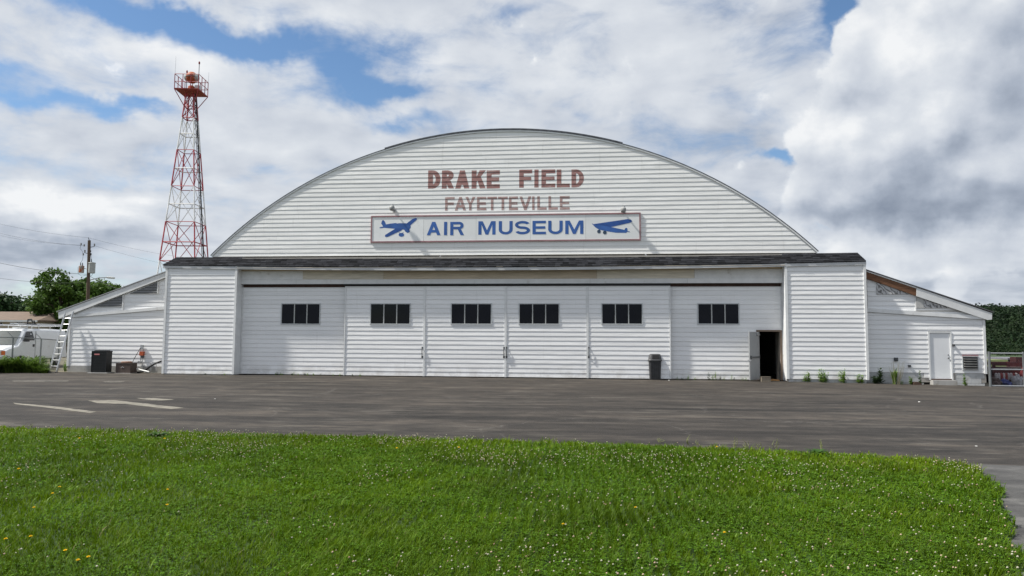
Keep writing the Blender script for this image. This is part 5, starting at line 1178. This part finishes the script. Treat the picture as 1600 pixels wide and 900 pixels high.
MB().box(bx[0], bx2[0], y0-.014, y0-.007, bz0, bz1).build('name_plate', mat('red_plate', (.50, .18, .18), .4), acu)
yb_ = YA-.55
b0 = P(180.5, 581, yb_-.28); b1 = P(213.5, 581, yb_-.28); bz1 = P(200, 568.2, yb_-.28)[2]; xm = P(203.5, 575, yb_-.28)[0]
cu = thing('condenser_unit', 'low brown condenser box on the ground right of the black unit', 'condenser', ((b0[0]+b1[0])/2, yb_, 0))
MB().box(b0[0], xm, yb_-.28, yb_+.22, .02, bz1).build('cabinet', BROWN, cu); MB().box(b0[0]-.02, xm+.02, yb_-.30, yb_+.24, bz1+.001, bz1+.025).build('cabinet_top', BROWN, cu)
MB().lathe([(.23, 0), (.24, .04), (.21, .07), (.08, .075)], ((b0[0]+xm)/2, yb_-.03, bz1+.026), 16).build('fan_guard', mat('rusty_brown', (.20, .11, .075), .7, var=.4, vscale=8), cu)
px_ = P(191.5, 574, yb_-.28); MB().tube([(px_[0]-.07, yb_-.285, px_[2]-.02), (px_[0], yb_-.29, px_[2]+.025), (px_[0]+.07, yb_-.285, px_[2]-.02)], .012, 5).build('emblem', STEEL, cu)
MB().box(b0[0]-.05, xm+.05, yb_-.33, yb_+.28, -.01, .019).build('base_pad', CONC, cu)
# electric meter and boxes
mt = P(223.6, 555, YA)
em = thing('utility_meter', 'small orange and grey meter box with pipe on the left annex wall', 'meter', (mt[0], YA, 0))
def wl(u, v, y): return Vector(P(u, v, y))
MB().box(wl(221, 553, YA)[0], wl(226.6, 553, YA)[0], YA-.17, YA-.03, wl(223, 555.3, YA)[2], wl(223, 549, YA)[2]).build('meter_body', GAUGE, em)
MB().box(wl(222.5, 553, YA)[0], wl(226, 553, YA)[0], YA-.13, YA-.03, wl(223, 559.2, YA)[2], wl(223, 555.4, YA)[2]).build('meter_base', DARKSTEEL, em)
MB().box(wl(221.5, 545, YA)[0], wl(225, 545, YA)[0], YA-.12, YA-.03, wl(223, 546, YA)[2], wl(223, 539, YA)[2]).build('disconnect_box', STEEL, em)
MB().box(wl(217.6, 565, YA)[0], wl(222.6, 565, YA)[0], YA-.13, YA-.03, wl(220, 567.3, YA)[2], wl(220, 564.2, YA)[2]).build('junction_box', STEEL, em)
for u, v0, v1 in ((219.8, 545, 564), (222.4, 559, 575), (224, 546, 549)): MB().bar(wl(u, v0, YA-.09), wl(u, v1, YA-.09), .022, 6).build('conduit', STEEL, em)
o = MB().tube([wl(219.5, 543.5, YA-.12), wl(214, 553, YA-.2), wl(209, 562, YA-.25), wl(206, 568, YA-.35)], .014, 5).build('hanging_cable', CABLE); tag(o, 'thin cable slung from the meter down to the brown condenser', 'cable')
o = MB().tube([(wl(213, 580, .9)[0], .95, .03), (wl(222, 577, .9)[0], 1.0, .06), (wl(232, 573.5, .9)[0], 1.0, .30), (wl(241, 568.5, .9)[0], 1.02, .46), (wl(254, 564.3, 1.0)[0], 1.08, .60)], .045, 7).build('black_hose', CABLE); tag(o, 'thick black hose curving from the ground to the left wing wall', 'hose')
for k, (u, v0) in enumerate(((235.5, 567), (244, 568))):
    o = MB().tube([wl(u, 580, 1.0), wl(u, v0+2, 1.0), wl(u+.3, v0, 1.0), wl(u+1.4, v0+.2, 1.0)] if k == 0 else [wl(u, 580, 1.0), wl(u, v0, 1.0)], .022, 6).build('stand_pipe', STEEL); tag(o, ('hooked grey pipe standing beside the black hose', 'straight grey pipe standing close to the left wing corner')[k], 'pipe')
WPIPE = mat('white_pipe', (.65, .65, .63), .5, var=.1)
o = MB().tube([wl(214, 576, .8), wl(222, 578.5, .75), wl(233, 581, .6)], .035, 6).build('waste_pipe', WPIPE); tag(o, 'white plastic pipe lying on the ground right of the brown condenser', 'pipe')
for k, (u, v, lb) in enumerate(((132, 580.3, 'pale broken board lying left of the black air conditioner'), (236, 581.8, 'brown scrap board lying below the black hose'))):
    g = G(u, v); o = MB().box(-.35, .35, -.09, .09, 0, .04).build('scrap_board', mat('scrap_wood', (.34, .28, .20), .8, var=.3), None); o.location = (g[0], g[1], .002); o.rotation_euler = (0, 0, .2-.5*k); tag(o, lb, 'board')
g = G(8.5, 580); o = MB().beam((-.17, -.1, .02), (.17, .1, .13), .05, .03).build('white_stick', WPIPE); o.location = (g[0], g[1], 0); tag(o, 'short white stick lying at the edge of the strap leaved plants', 'stick')
# ================================================================ trash bin
g = G(1023, 593.0); tb = thing('trash_bin', 'dark grey square trash bin with a domed lid against the sliding doors', 'trash bin', (g[0], g[1], 0), rz=YAW*.3)
SQ = 5.0
prof = [(.235, 0), (.24, .02), (.268, .80), (.285, .805), (.285, .835)]
bb_ = MB().lathe(prof, (0, 0, 0), 28, SQ).build('bin_body', BINM, tb, local=True)
for k in range(-2, 3): MB().beam((k*.085, -.245+.0, .06), (k*.092, -.268, .74), .022, .022, (0, 1, 0)).build('rib', BINM, bb_, local=True)
MB().box(-.02, .02, -.262, -.24, .05, .1).build('rib', BINM, bb_, local=True)
lid = MB().lathe([(.30, .80), (.305, .84), (.288, .87), (.262, .98), (.232, 1.085), (.20, 1.105), (.02, 1.115)], (0, 0, 0), 28, SQ).build('lid', mat('bin_lid_grey', (.075, .076, .078), .5, var=.2), tb, local=True)
MB().add([(-.135, -.293, .90), (.165, -.293, .90), (.15, -.262, 1.06), (-.12, -.262, 1.06), (-.135, -.25, .90), (.165, -.25, .90), (.15, -.22, 1.06), (-.12, -.22, 1.06)], [(0, 1, 2, 3), (4, 7, 6, 5), (0, 4, 5, 1), (3, 2, 6, 7), (0, 3, 7, 4), (1, 5, 6, 2)]).build('lid_opening', DARK, lid, local=True)
g = G(1185, 593.6); o = MB().box(-.19, .19, -.11, .11, .001, .19).box(-.2, .2, -.12, .12, .1905, .205).build('door_block', mat('block_brown', (.20, .17, .13), .8, var=.3, vscale=9, bump=.3)); o.location = (g[0], YB-.62, base_z(g[0])); o.rotation_euler = (0, 0, .12); tag(o, 'brown concrete block holding the grey door open', 'block')
PAPER = mat('paper_scrap', (.6, .6, .58), .8)
def litter(u, v, s_, lb, seed):
    r_ = random.Random(seed); g = G(u, v); bm = bmesh.new(); bmesh.ops.create_icosphere(bm, subdivisions=1, radius=s_)
    for q in bm.verts: q.co *= r_.uniform(.6, 1.2); q.co.z = abs(q.co.z)*.7
    me = bpy.data.meshes.new('paper_scrap'); bm.to_mesh(me); bm.free(); me.materials.append(PAPER); o = bpy.data.objects.new('paper_scrap', me); COL.objects.link(o); o.location = (g[0], g[1], base_z(g[0])+.003); tag(o, lb, 'litter', 'scraps on the apron')
litter(1045, 595, .055, 'crumpled pale scrap just right of the trash bin', 1); litter(1436, 628.5, .035, 'tiny pale scrap on the apron in front of the right annex', 2); litter(1525, 698, .025, 'tiny pale scrap on the apron above the corner of the lawn', 3); litter(336, 624, .035, 'tiny pale scrap on the apron before the left wing', 4); litter(1217, 594.8, .035, 'tiny scrap at the right foot of the open doorway', 5)
# ================================================================ gate and the things behind it, right edge
gp = [Vector(P(1547.5, 604, -.05)), Vector(P(1601, 605, -.05)), Vector(P(1668, 606, -.05))]
gate = thing('chain_link_gate', 'galvanised chain link gate beside the right annex', 'gate', (gp[0].x, gp[0].y, base_z(gp[0].x)))
zb0 = base_z(17)
for i, p in enumerate(gp): MB().bar((p.x, p.y, zb0-.02), (p.x, p.y, float(P(1560, 549.5, -.05)[2])), .05 if i != 1 else .04, 8).build('gate_post', FS, gate)
for v in (552, 577.3, 603): 
    z = float(P(1572, v, -.05)[2]); MB().bar((gp[0].x, gp[0].y, z), (gp[2].x, gp[2].y, z), .028, 7).build('gate_rail', STEEL, gate)
for a, b in ((0, 1), (1, 2)): mesh_panel(gate, gp[a], gp[b], zb0+.06, float(P(1572, 552, -.05)[2]))
g0 = gp[0]
def rk_(u, v, y=2.6): return Vector(P(u, v, y))
REDP = mat('rack_red', (.055, .007, .008), .5, var=.35, vscale=2)
zz0 = base_z(18)
rack = thing('storage_rack', 'dark red storage rack seen through the chain link gate', 'rack', (rk_(1590, 590).x, 2.6, zz0))
for u in (1552, 1598, 1640): p = rk_(u, 580); MB().box(p.x-.05, p.x+.05, 2.5, 2.6, zz0, rk_(u, 566)[2]).box(p.x-.05, p.x+.05, 3.6, 3.7, zz0, rk_(u, 566)[2]).build('rack_post', REDP, rack)
for v in (568.6, 580.8): a, b = rk_(1549, v), rk_(1655, v); MB().box(a.x, b.x, 2.44, 2.499, a.z-.07, a.z+.07).box(a.x, b.x, 3.701, 3.76, a.z-.07, a.z+.07).build('rack_beam', REDP, rack)
a, b = rk_(1549, 572), rk_(1655, 572); MB().box(a.x, b.x, 2.61, 3.59, a.z-.42, a.z-.05).build('shelf_load', mat('dark_load', (.03, .018, .018), .8, var=.4), rack)
MB().box(a.x, b.x, 3.61, 3.69, zz0, a.z-.1).build('back_panel', mat('dark_back', (.022, .014, .014), .8, var=.3), rack)
RW = [mat('sack_white', (.36, .33, .33), .7, var=.2), mat('sack_red', (.20, .03, .03), .7, var=.2)]
for k, u in enumerate((1551.5, 1555.5, 1559.6, 1563.6, 1567, 1570.6, 1574.5, 1578.5, 1582.6)):
    p = rk_(u, 582.3); w_ = .062; h_ = .30
    o = MB().lathe([(.02, 0), (w_*.9, -.03), (w_*1.05, -h_*.5), (w_, -h_*.95), (.02, -h_)], (0, 0, 0), 8).build('hanging_bag', RW[1 if k in (2, 4, 7) else 0]); o.location = (p.x, 2.37, p.z); o.rotation_euler = (0, .08*(k % 3-1), k)
    tag(o, ('white' if k not in (2, 4, 7) else 'red')+' bag hanging on the dark red rack, '+ORD[k]+' from the left in the row', 'bag', ('white' if k not in (2, 4, 7) else 'red')+' bags hanging on the rack')
def heap(name, lb, cat, u0, u1, vt, y, m, seed):
    r_ = random.Random(seed); a, b = rk_(u0, 600, y), rk_(u1, 600, y); zt_ = rk_((u0+u1)/2, vt, y).z; bm = bmesh.new(); bmesh.ops.create_icosphere(bm, subdivisions=3, radius=1)
    for q in bm.verts:
        n_ = 1+.22*math.sin(q.co.x*5+seed)*math.cos(q.co.y*6+q.co.z*5)+r_.uniform(-.05, .05); q.co = Vector((q.co.x*n_*(b.x-a.x)/2, q.co.y*n_*.35, max(q.co.z, 0)**.8*n_*(zt_-zz0)))
    me = bpy.data.meshes.new(name); bm.to_mesh(me); bm.free(); me.materials.append(m); o = bpy.data.objects.new(name, me); COL.objects.link(o); o.location = ((a.x+b.x)/2, y, zz0); tag(o, lb, cat)
heap('blue_tarp', 'crumpled blue tarpaulin on the ground behind the gate', 'tarp', 1562, 1577, 592.5, 1.9, mat('tarp_blue', (.035, .045, .16), .6, var=.3), 1)
heap('brown_tarp', 'brown cloth heap on the ground behind the gate beside the blue tarpaulin', 'heap', 1548, 1562, 590.5, 2.0, mat('tarp_brown', (.09, .06, .055), .8, var=.3), 2)
heap('white_bundle', 'white bundle on the ground right of the blue tarpaulin', 'bundle', 1585, 1595, 586.5, 2.0, mat('bundle_white', (.45, .44, .46), .7, var=.3), 5)
heap('red_bundle', 'red cloth bundle at the right edge behind the gate', 'bundle', 1593.5, 1606, 577, 2.1, mat('bundle_red', (.13, .016, .02), .7, var=.3), 7)
a, b = rk_(1548, 566, 6), rk_(1575, 566, 6); o = thing('cargo_trailer', 'long pale green trailer standing beyond the dark red rack', 'trailer', (a.x, 6, zz0))
MB().box(a.x-.2, b.x, 6, 8, zz0+.6, a.z+.12).build('trailer_bed', mat('pale_green', (.22, .26, .11), .7, var=.2), o); MB().box(a.x, b.x-.2, 6.1, 7.9, zz0+.3, zz0+.599).build('trailer_frame', DARKSTEEL, o)
for xx in (a.x+.4, b.x-.6): MB().bar((xx, 6.0, zz0+.3), (xx, 6.25, zz0+.3), .3, 14).build('wheel', TYRE, o)
a, b = rk_(1576, 563.5, 7), rk_(1625, 563.5, 7); o = MB().box(a.x, b.x, 7, 9, zz0, a.z+.05).box(a.x-.1, b.x+.1, 6.9, 9.1, a.z+.051, a.z+.14).build('grey_container', mat('container_grey', (.19, .19, .22), .7, var=.2)); tag(o, 'long grey container standing behind the rack at the right edge', 'container')
a, b = rk_(1587, 558, 6.4), rk_(1625, 558, 6.4); o = MB().box(a.x, b.x, 6.4, 6.88, zz0, a.z+.0).box(a.x+.1, b.x-.1, 6.35, 6.399, zz0+.2, a.z-.1).build('red_crate', mat('crate_red', (.05, .012, .014), .7, var=.3)); tag(o, 'faded red crate in front of the grey container at the right edge', 'crate')
# ================================================================ weeds along the walls
def weed_mesh(seed, h, spread, nst, leaf, m, llen=.07, nl=14, twiggy=False):
    r_ = np.random.default_rng(seed); mb = MB()
    for s_ in range(nst):
        a = r_.uniform(0, 6.28); b = spread*r_.uniform(.1, 1); hh = h*r_.uniform(.55, 1.0) if s_ else h
        p0 = np.array([math.cos(a)*b*.4, math.sin(a)*b*.4, 0]); p1 = np.array([math.cos(a)*b, math.sin(a)*b, hh])
        pm = (p0+p1)/2+np.array([r_.normal()*.02, r_.normal()*.02, 0]); mb.tube([p0, pm, p1], [.006, .005, .002], 4)
        for k in range(nl):
            t_ = (k+.6)/nl; c = p0*(1-t_)+p1*t_; aa = k*2.4+r_.uniform(-.4, .4); L_ = llen*r_.uniform(.7, 1.2)*(1.15-.5*t_); d = np.array([math.cos(aa), math.sin(aa), r_.uniform(.1, .8)]); d /= np.linalg.norm(d); s2 = np.cross(d, [0, 0, 1]); s2 /= np.linalg.norm(s2); w = L_*leaf
            q = c+d*L_; mid = c+d*L_*.5
            mb.add([c, mid-s2*w+[0, 0, .006], q, mid+s2*w+[0, 0, .006]], [(0, 1, 2, 3)])
    return mb
def weed(name, label, cat, x, y, mb, m, group=None, s=1.0):
    o = mb.build(name, m, None, local=True, fix=False); o.location = (x, y, base_z(x)); o.scale = (s, s, s); return tag(o, label, cat, group)
def wx(u, y): return float(P(u, 595, y)[0])
hs = lambda px: px/37.0
wl_ = sorted([(1264.5, 14, 1, 2, .05), (1285, 17, 2, 6, .15), (1316, 15, 3, 5, .15), (1341.5, 12, 4, 2, .06), (1347, 10, 6, 2, .05), (1319, 18, 5, 3, .05), (1259, 9, 7, 2, .06), (1290, 12, 8, 3, .12)])
for i, (u, hpx, sd, nst, sp) in enumerate(wl_): weed('weed', 'leafy yellow-green weed against the foot of the right wing, '+ORD[i]+' from the left', 'weed', wx(u, -.15), -.13, weed_mesh(sd, hs(hpx)*1.2, sp*1.3, nst+3, .34, WEEDLEAF, .115, 12), WEEDLEAF, 'weeds along the right wing')
weed('dark_shrub', 'dark small conifer-like weed at the left end of the right annex', 'weed', wx(1375, 0), -.02, weed_mesh(9, hs(23), .05, 2, .24, DARKWEED, .21, 40), DARKWEED)
weed('dark_shrub', 'low dark bushy weed beside the dark conifer-like weed', 'weed', wx(1368, 0), -.05, weed_mesh(10, hs(13), .26, 11, .3, DARKWEED, .14, 16), DARKWEED)
V_, F_ = strap_clump(8, .30, .85, WEEDLEAF, 150); V_[:, :2] *= .9
o = big('tall_grass_tuft', V_*np.array([.75, .75, .85]), F_, WEEDLEAF, 4); o.location = (wx(1397, 0), -.05, base_z(13)); tag(o, 'tall wispy grass tuft at the foot of the right annex wall', 'grass tuft')
weed('dry_stalks', 'thin dry seed stalks rising from the tall grass tuft', 'weed', wx(1398.5, 0), -.08, weed_mesh(14, hs(36), .45, 18, .10, DARKWEED, .06, 12), mat('dry_stalk', (.22, .20, .12), .8))
weed('weed', 'small bright weed right of the tall grass tuft', 'weed', wx(1408, 0), -.08, weed_mesh(15, hs(6), .1, 5, .3, WEEDLEAF, .06, 6), WEEDLEAF)
weed('weed', 'narrow yellow-green weed between the grass tuft and the white door', 'weed', wx(1421.5, 0), -.05, weed_mesh(16, hs(12.5), .07, 6, .32, WEEDLEAF, .10, 14), WEEDLEAF)
weed('sapling', 'thin dark sapling left of the white door', 'weed', wx(1436.5, 0), -.04, weed_mesh(17, hs(22), .03, 2, .34, DARKWEED, .14, 18), leaf_mat('sapling_leaf', (.05, .09, .03), (.09, .15, .04)))
weed('weed', 'upright leafy weed under the wall vent of the right annex', 'weed', wx(1507.5, 0), -.03, weed_mesh(18, hs(19), .08, 5, .32, WEEDLEAF, .11, 14), WEEDLEAF)
g = P(1431, 600, -.02); o = MB().box(-.17, .17, -.09, .09, 0, .085).box(-.12, .1, -.07, .07, .0851, .12).build('scrap_box', mat('scrap_brown', (.12, .075, .055), .8, var=.3)); o.location = (g[0], -.06, base_z(13.4)); o.rotation_euler.z = .2; tag(o, 'small brown scrap box on the ground beside the thin sapling', 'box')
dlab = 'small green weed growing at the foot of the white sliding doors'
r_ = random.Random(9); cnt = {}
for i, (u, hpx) in enumerate(sorted(((431, 5), (434, 4), (438, 4.5), (441, 3), (456, 4), (459, 5), (465, 3), (476, 4), (480, 3), (489, 3.5), (500, 3), (520, 3), (531, 3), (551, 3.5), (562, 3), (1058, 4), (1066, 3), (1075, 7), (1086, 4), (1107.5, 12), (1113, 8), (1118, 14), (1125, 6), (1131, 5), (1143, 8), (1147, 5), (1160, 4), (1166, 4.5), (1174, 3.5), (350, 3), (320, 3.5)))):
    yy = -.10 if u < 367 else (YB-.08 if u < 538 or u > 1048 else YD-.08)
    dn = next((k for k in range(6) if ux[k] <= u < ux[k+1]), None); cnt[dn] = cnt.get(dn, -1)+1
    dl = 'tiny weed at the foot of the left wing wall, '+ORD[cnt[dn]]+' from the left' if dn is None else 'small green weed at the foot of the '+ORD[dn]+' sliding door, '+ORD[cnt[dn]]+' from the left'
    weed('weed', dl, 'weed', wx(u, yy), yy, weed_mesh(100+i, hs(hpx)*1.1, .05, r_.randint(2, 4), .28, WEEDLEAF, .05+.002*hpx, 5), WEEDLEAF if i % 3 else DARKWEED, 'small weeds along the sliding doors')
weed('weed', 'bright weed behind the foot of the leaning ladder', 'weed', xl-.25, YA+.2, weed_mesh(60, .55, .16, 8, .3, WEEDLEAF, .11, 10), WEEDLEAF)

# ================================================================ lawn: grass blades, clover and dandelions
poly_np = np.array(lawn_poly)
def inside(x, y):
    c = np.zeros(len(x), bool); n = len(poly_np); j = n-1
    for i in range(n):
        xi, yi = poly_np[i]; xj, yj = poly_np[j]
        if yi != yj:
            k = ((yi > y) != (yj > y)) & (x < (xj-xi)*(y-yi)/(yj-yi)+xi); c ^= k
        j = i
    return c
def vnoise(x, y, s, seed):
    r_ = np.random.default_rng(seed); T = r_.random((64, 64)); X = x/s; Y = y/s; xi = np.floor(X).astype(int); yi = np.floor(Y).astype(int); fx = X-xi; fy = Y-yi; fx = fx*fx*(3-2*fx); fy = fy*fy*(3-2*fy)
    g = lambda a, b: T[a % 64, b % 64]
    return (g(xi, yi)*(1-fx)+g(xi+1, yi)*fx)*(1-fy)+(g(xi, yi+1)*(1-fx)+g(xi+1, yi+1)*fx)*fy
def fb(x, y, s, seed): return (vnoise(x, y, s, seed)+.5*vnoise(x, y, s/2.1, seed+1)+.25*vnoise(x, y, s/4.3, seed+2))/1.75
def scatter(n, r_, spread=.35, ncam=True):
    """points on the lawn, thinning with distance from where it is seen"""
    th = r_.uniform(-.80, .62, n) - YAW; d = 4.2+ (r_.random(n)**1.25)*(11.6+8*(th < -.4)); x = CAM[0]+np.sin(th)*d/np.cos(th+YAW)*1.0; y = CAM[1]+np.cos(th)*d/np.cos(th+YAW)
    k = inside(x, y) & (y < -15); return x[k], y[k]
def blades(n, seed):
    r_ = np.random.default_rng(seed); x, y = scatter(n, r_)
    dist = np.hypot(x-CAM[0], y-CAM[1]); n = len(x)
    # tufts: pull blades toward tuft centres
    tx = np.round(x/.11)+.5*np.sin(np.round(y/.11)*12.9); ty = np.round(y/.11)+.5*np.sin(np.round(x/.11)*7.7)
    pull = r_.uniform(0, .75, n); x = x*(1-pull)+tx*.11*pull; y = y*(1-pull)+ty*.11*pull
    k = inside(x, y); x, y, dist = x[k], y[k], dist[k]; n = len(x)
    big_ = fb(x, y, 1.6, 5); med = fb(x, y, .42, 9); lay = fb(x, y, .8, 31)*6.28*2
    fin = fb(x, y, .16, 91); L_ = (.022+.050*med+.060*fin+.04*(big_-.4))*r_.uniform(.55, 1.35, n); L_ = np.clip(L_, .025, .17)
    stray = r_.random(n) < .025; L_[stray] *= 1.5
    a = np.where(r_.random(n) < .22, lay + r_.normal(0, .9, n), r_.uniform(0, 6.283, n)); lean = np.clip(r_.normal(.62, .28, n), .1, 1.25)
    w = r_.uniform(.0012, .0030, n)*(1+1.2*(r_.random(n) < .10))*np.clip(dist/6.0, .9, 2.2)
    d = np.stack([np.cos(a), np.sin(a)], 1); s_ = np.stack([-np.sin(a+.5), np.cos(a+.5)], 1)
    b0 = np.stack([x, y, np.full(n, .020)], 1)
    def at_(t_):
        out = L_*np.sin(lean)*t_*(.55+.45*t_); up = L_*np.cos(lean*t_)*t_; return b0+np.concatenate([d*out[:, None], up[:, None]], 1)
    m_, tip = at_(.55), at_(1.0); sw = np.concatenate([s_*w[:, None], np.zeros((n, 1))], 1)
    V = np.stack([b0-sw, b0+sw, m_+sw*.85, m_-sw*.85, tip], 1).reshape(-1, 3)
    i5 = np.arange(n)[:, None]*5
    Fc = np.concatenate([i5+np.array([[0, 1, 2]]), i5+np.array([[0, 2, 3]]), i5+np.array([[3, 2, 4]])], 0)
    hue = fb(x, y, 2.6, 77)*.40+fb(x, y, .21, 61)*.30+r_.random(n)*.40-.06
    edge_y = np.clip((y+20.6)/2.2, 0, 1)*.35*(.5+fb(x, y, 1.2, 55))
    rightdry = np.clip((x-1.5)/4, 0, 1)*np.clip((y+21.5)/1.5, 0, 1)*.6
    q = np.clip(hue*.8+edge_y+rightdry, 0, 1)[:, None]
    c0, c1 = np.array([.022, .084, .002]), np.array([.185, .272, .005])
    col = (c0*(1-q)+c1*q)*(.62+.72*fb(x, y, 1.0, 87))[:, None]
    dry = r_.random(n) < (.012+.10*rightdry); col[dry] = np.array([.22, .19, .09]); pale = r_.random(n) < .06; col[pale] = np.array([.19, .30, .05])
    return V, Fc, np.repeat(col, 5, 0)
GB = grass_mat()
V, Fc, Cc = blades(560000, 1)
o = big('lawn_grass', V, Fc, GB, 3, color=Cc); tag(o, 'thick green lawn grass in front of the apron', 'grass', kind='stuff')
print('grass tris', len(Fc))
# clover leaves
r_ = np.random.default_rng(21); x, y = scatter(190000, r_); k = fb(x, y, .9, 13)+.25*fb(x, y, .25, 14) > .52; x, y = x[k], y[k]; n = len(x)
z = .035+.065*fb(x, y, .42, 9)*r_.uniform(.3, 1.2, n); VV = []; dist = np.hypot(x-CAM[0], y-CAM[1])
a0_ = r_.uniform(0, 6.28, n)
for k in range(3):
    a = a0_+k*2.094; s_ = r_.uniform(.006, .011, n)*np.clip(dist/7, .9, 1.5); d = np.stack([np.cos(a), np.sin(a), r_.uniform(-.1, .5, n)], 1); p = np.stack([-np.sin(a), np.cos(a), r_.uniform(-.3, .3, n)], 1); c = np.stack([x, y, z], 1)
    VV.append(np.stack([c, c+d*s_[:, None]+p*s_[:, None]*.75, c+d*s_[:, None]*1.75, c+d*s_[:, None]-p*s_[:, None]*.75], 1))
V = np.concatenate(VV, 0).reshape(-1, 3); cl_ = np.array([.070, .150, .008])*r_.uniform(.5, 1.6, (len(V)//4, 1)); 
o = big('clover_leaves', V, np.arange(len(V)).reshape(-1, 4), grass_mat('clover_leaf', .55, .25), 4, color=np.repeat(cl_, 4, 0)); tag(o, 'low clover leaves growing through the lawn', 'clover', kind='stuff')
# clover flowers
r_ = np.random.default_rng(33); x, y = scatter(40000, r_); 
pr_ = np.clip((fb(x, y, 1.3, 41)-.44)*4.0, .0, 1)*.85 + np.clip((fb(x, y, .5, 47)-.58)*4, 0, .7)*.6 + .05
pr_ *= .06+.42*np.clip((y+23.5)/4.2, 0, 1)*(1-.55*np.clip((x+2.5)/3, 0, 1)*np.clip((3.4-x)/.8, 0, 1)) + .20*np.clip((x-3.3)/1.5, 0, 1)
k = r_.random(len(x)) < pr_*2.1; x, y = x[k], y[k]; n = len(x); print('clover heads', n)
bm = bmesh.new(); bmesh.ops.create_icosphere(bm, subdivisions=1, radius=1.0); iv = np.array([v_.co for v_ in bm.verts]); itf = np.array([[q.index for q in f_.verts] for f_ in bm.faces]); bm.free()
iv = iv*(1+.22*r_.standard_normal((len(iv), 1))*.6)
rad = r_.uniform(.0055, .0095, n); zz = .075+.05*r_.random(n)
V = (iv[None]*rad[:, None, None]*np.array([1, 1, .85])+np.stack([x, y, zz], 1)[:, None]).reshape(-1, 3)
Fc = (itf[None]+(np.arange(n)*len(iv))[:, None, None]).reshape(-1, 3)
tint = np.array([.50, .48, .37])*r_.uniform(.75, 1.15, (n, 1)); pk = r_.random(n) < .28; tint[pk] = np.array([.50, .36, .27])*r_.uniform(.8, 1.1, (pk.sum(), 1)); dk = r_.random(n) < .12; tint[dk] = [.34, .23, .15]
col = np.repeat(tint, len(iv), 0); low_ = np.tile(np.clip((iv[:, 2]+.9)/1.4, 0, 1), n)[:, None]; col = col*low_+np.array([.30, .33, .16])*(1-low_)
# stems
sv = np.stack([np.stack([x-.0012, y, np.full(n, .02)], 1), np.stack([x+.0012, y, np.full(n, .02)], 1), np.stack([x+.001, y, zz], 1), np.stack([x-.001, y, zz], 1)], 1).reshape(-1, 3)
base = len(V); q4 = np.arange(4*n).reshape(-1, 4)+base
V = np.concatenate([V, sv]); Fc = np.concatenate([Fc, q4[:, [0, 1, 2]], q4[:, [0, 2, 3]]]); col = np.concatenate([col, np.tile([.07, .14, .03], (4*n, 1))])
o = big('clover_flowers', V, Fc, grass_mat('clover_head', .8, .1), 3, color=col); tag(o, 'scattered white clover heads over the lawn', 'clover', kind='stuff')
# dandelions: countable yellow heads
DY = mat('dandelion_yellow', (.85, .60, .015), .7, var=.15, vscale=60); DS = mat('dandelion_stem', (.09, .18, .04), .6)
def dandelion(u, v, s_, i):
    g = G(u, v, .10); t = thing('dandelion', 'yellow dandelion flower in the lawn, '+ORD[i]+' from the left', 'flower', (g[0], g[1], .02), group='dandelions in the lawn')
    MB().tube([(0, 0, 0), (.006, .003, .05), (0, 0, .085)], .0018, 5).build('stem', DS, t, local=True)
    mb = MB(); rr_ = random.Random(i)
    for ring, (rad_, zz_, k_) in enumerate(((.019, .088, 14), (.014, .092, 12), (.008, .096, 8))):
        for j in range(k_):
            a = 6.283*(j+.5*ring)/k_+rr_.uniform(-.1, .1); w = .0042; cx_, cy_ = math.cos(a), math.sin(a)
            mb.add([(0, 0, .083), (cx_*rad_*.5-cy_*w, cy_*rad_*.5+cx_*w, zz_), (cx_*rad_, cy_*rad_, zz_+.004), (cx_*rad_*.5+cy_*w, cy_*rad_*.5-cx_*w, zz_)], [(0, 1, 2, 3)])
    mb.build('flower_head', DY, t, local=True, fix=False); t.scale = (s_,)*3; t.rotation_euler.z = i
dand = sorted(((82, 770), (48, 837), (53, 792), (102, 859), (122, 874), (138, 869), (261, 788), (124, 686.5), (257, 687), (29, 735), (717, 701), (880, 818), (993, 792), (1132, 831), (262, 764), (9, 841), (93, 760), (620, 702), (1120, 700)))
for i, (u, v) in enumerate(dand): dandelion(u, v, 0.85 if v > 750 else 1.1, i)
# taller plants at the apron edge of the lawn
def tuft(u, v, s_, lb, m, seed, nb=60):
    V_, F_ = strap_clump(seed, .16, .20, m, nb); g = G(u, v); o = big('grass_tuft', V_*np.array([s_*1.3, s_*1.3, s_*.55]), F_, m, 4); o.location = (g[0], g[1], .01); tag(o, lb, 'grass tuft')
DARKTUFT = leaf_mat('tuft_leaf', (.025, .07, .012), (.06, .13, .02))
tuft(246, 686, .95, 'dark leafy tuft on the back edge of the lawn near the left stripes', DARKTUFT, 71, 160)
tuft(1278, 713, .9, 'broad grass tuft on the back edge of the lawn before the right wing', DARKTUFT, 72, 110)
STALK = mat('seed_stalk', (.20, .22, .09), .8)
for i, (u, v, hpx, lb) in enumerate(((867, 692, 11, 'brownish seed stalk on the lawn edge below the trash bin'), (1075, 696, 18, 'tallest dark seed stalk on the back edge of the lawn'), (1090, 697, 10, 'short leafy stalk just right of the tallest seed stalk'), (1147, 701, 20, 'bent pale seed stalk on the lawn edge before the doorway'), (1165, 702, 16, 'slanted seed stalk second right of the doorway on the lawn edge'), (1212, 704, 19, 'thin upright seed stalk on the lawn edge before the right wing'), (1186, 702, 11, 'short green stalk between two thin seed stalks'), (1284, 703, 17, 'upright stalk rising from the broad grass tuft'), (47, 668, 7, 'small yellow-green stalk at the far left of the lawn edge'), (1030, 692, 8, 'small reddish stalk on the lawn edge right of the trash bin'))):
    g = G(u, v); o = weed_mesh(200+i, hpx/110.0, .05, 3, .16, STALK, .035, 6).build('seed_stalk', STALK, None, local=True, fix=False); o.location = (g[0], g[1], .01); tag(o, lb, 'weed')
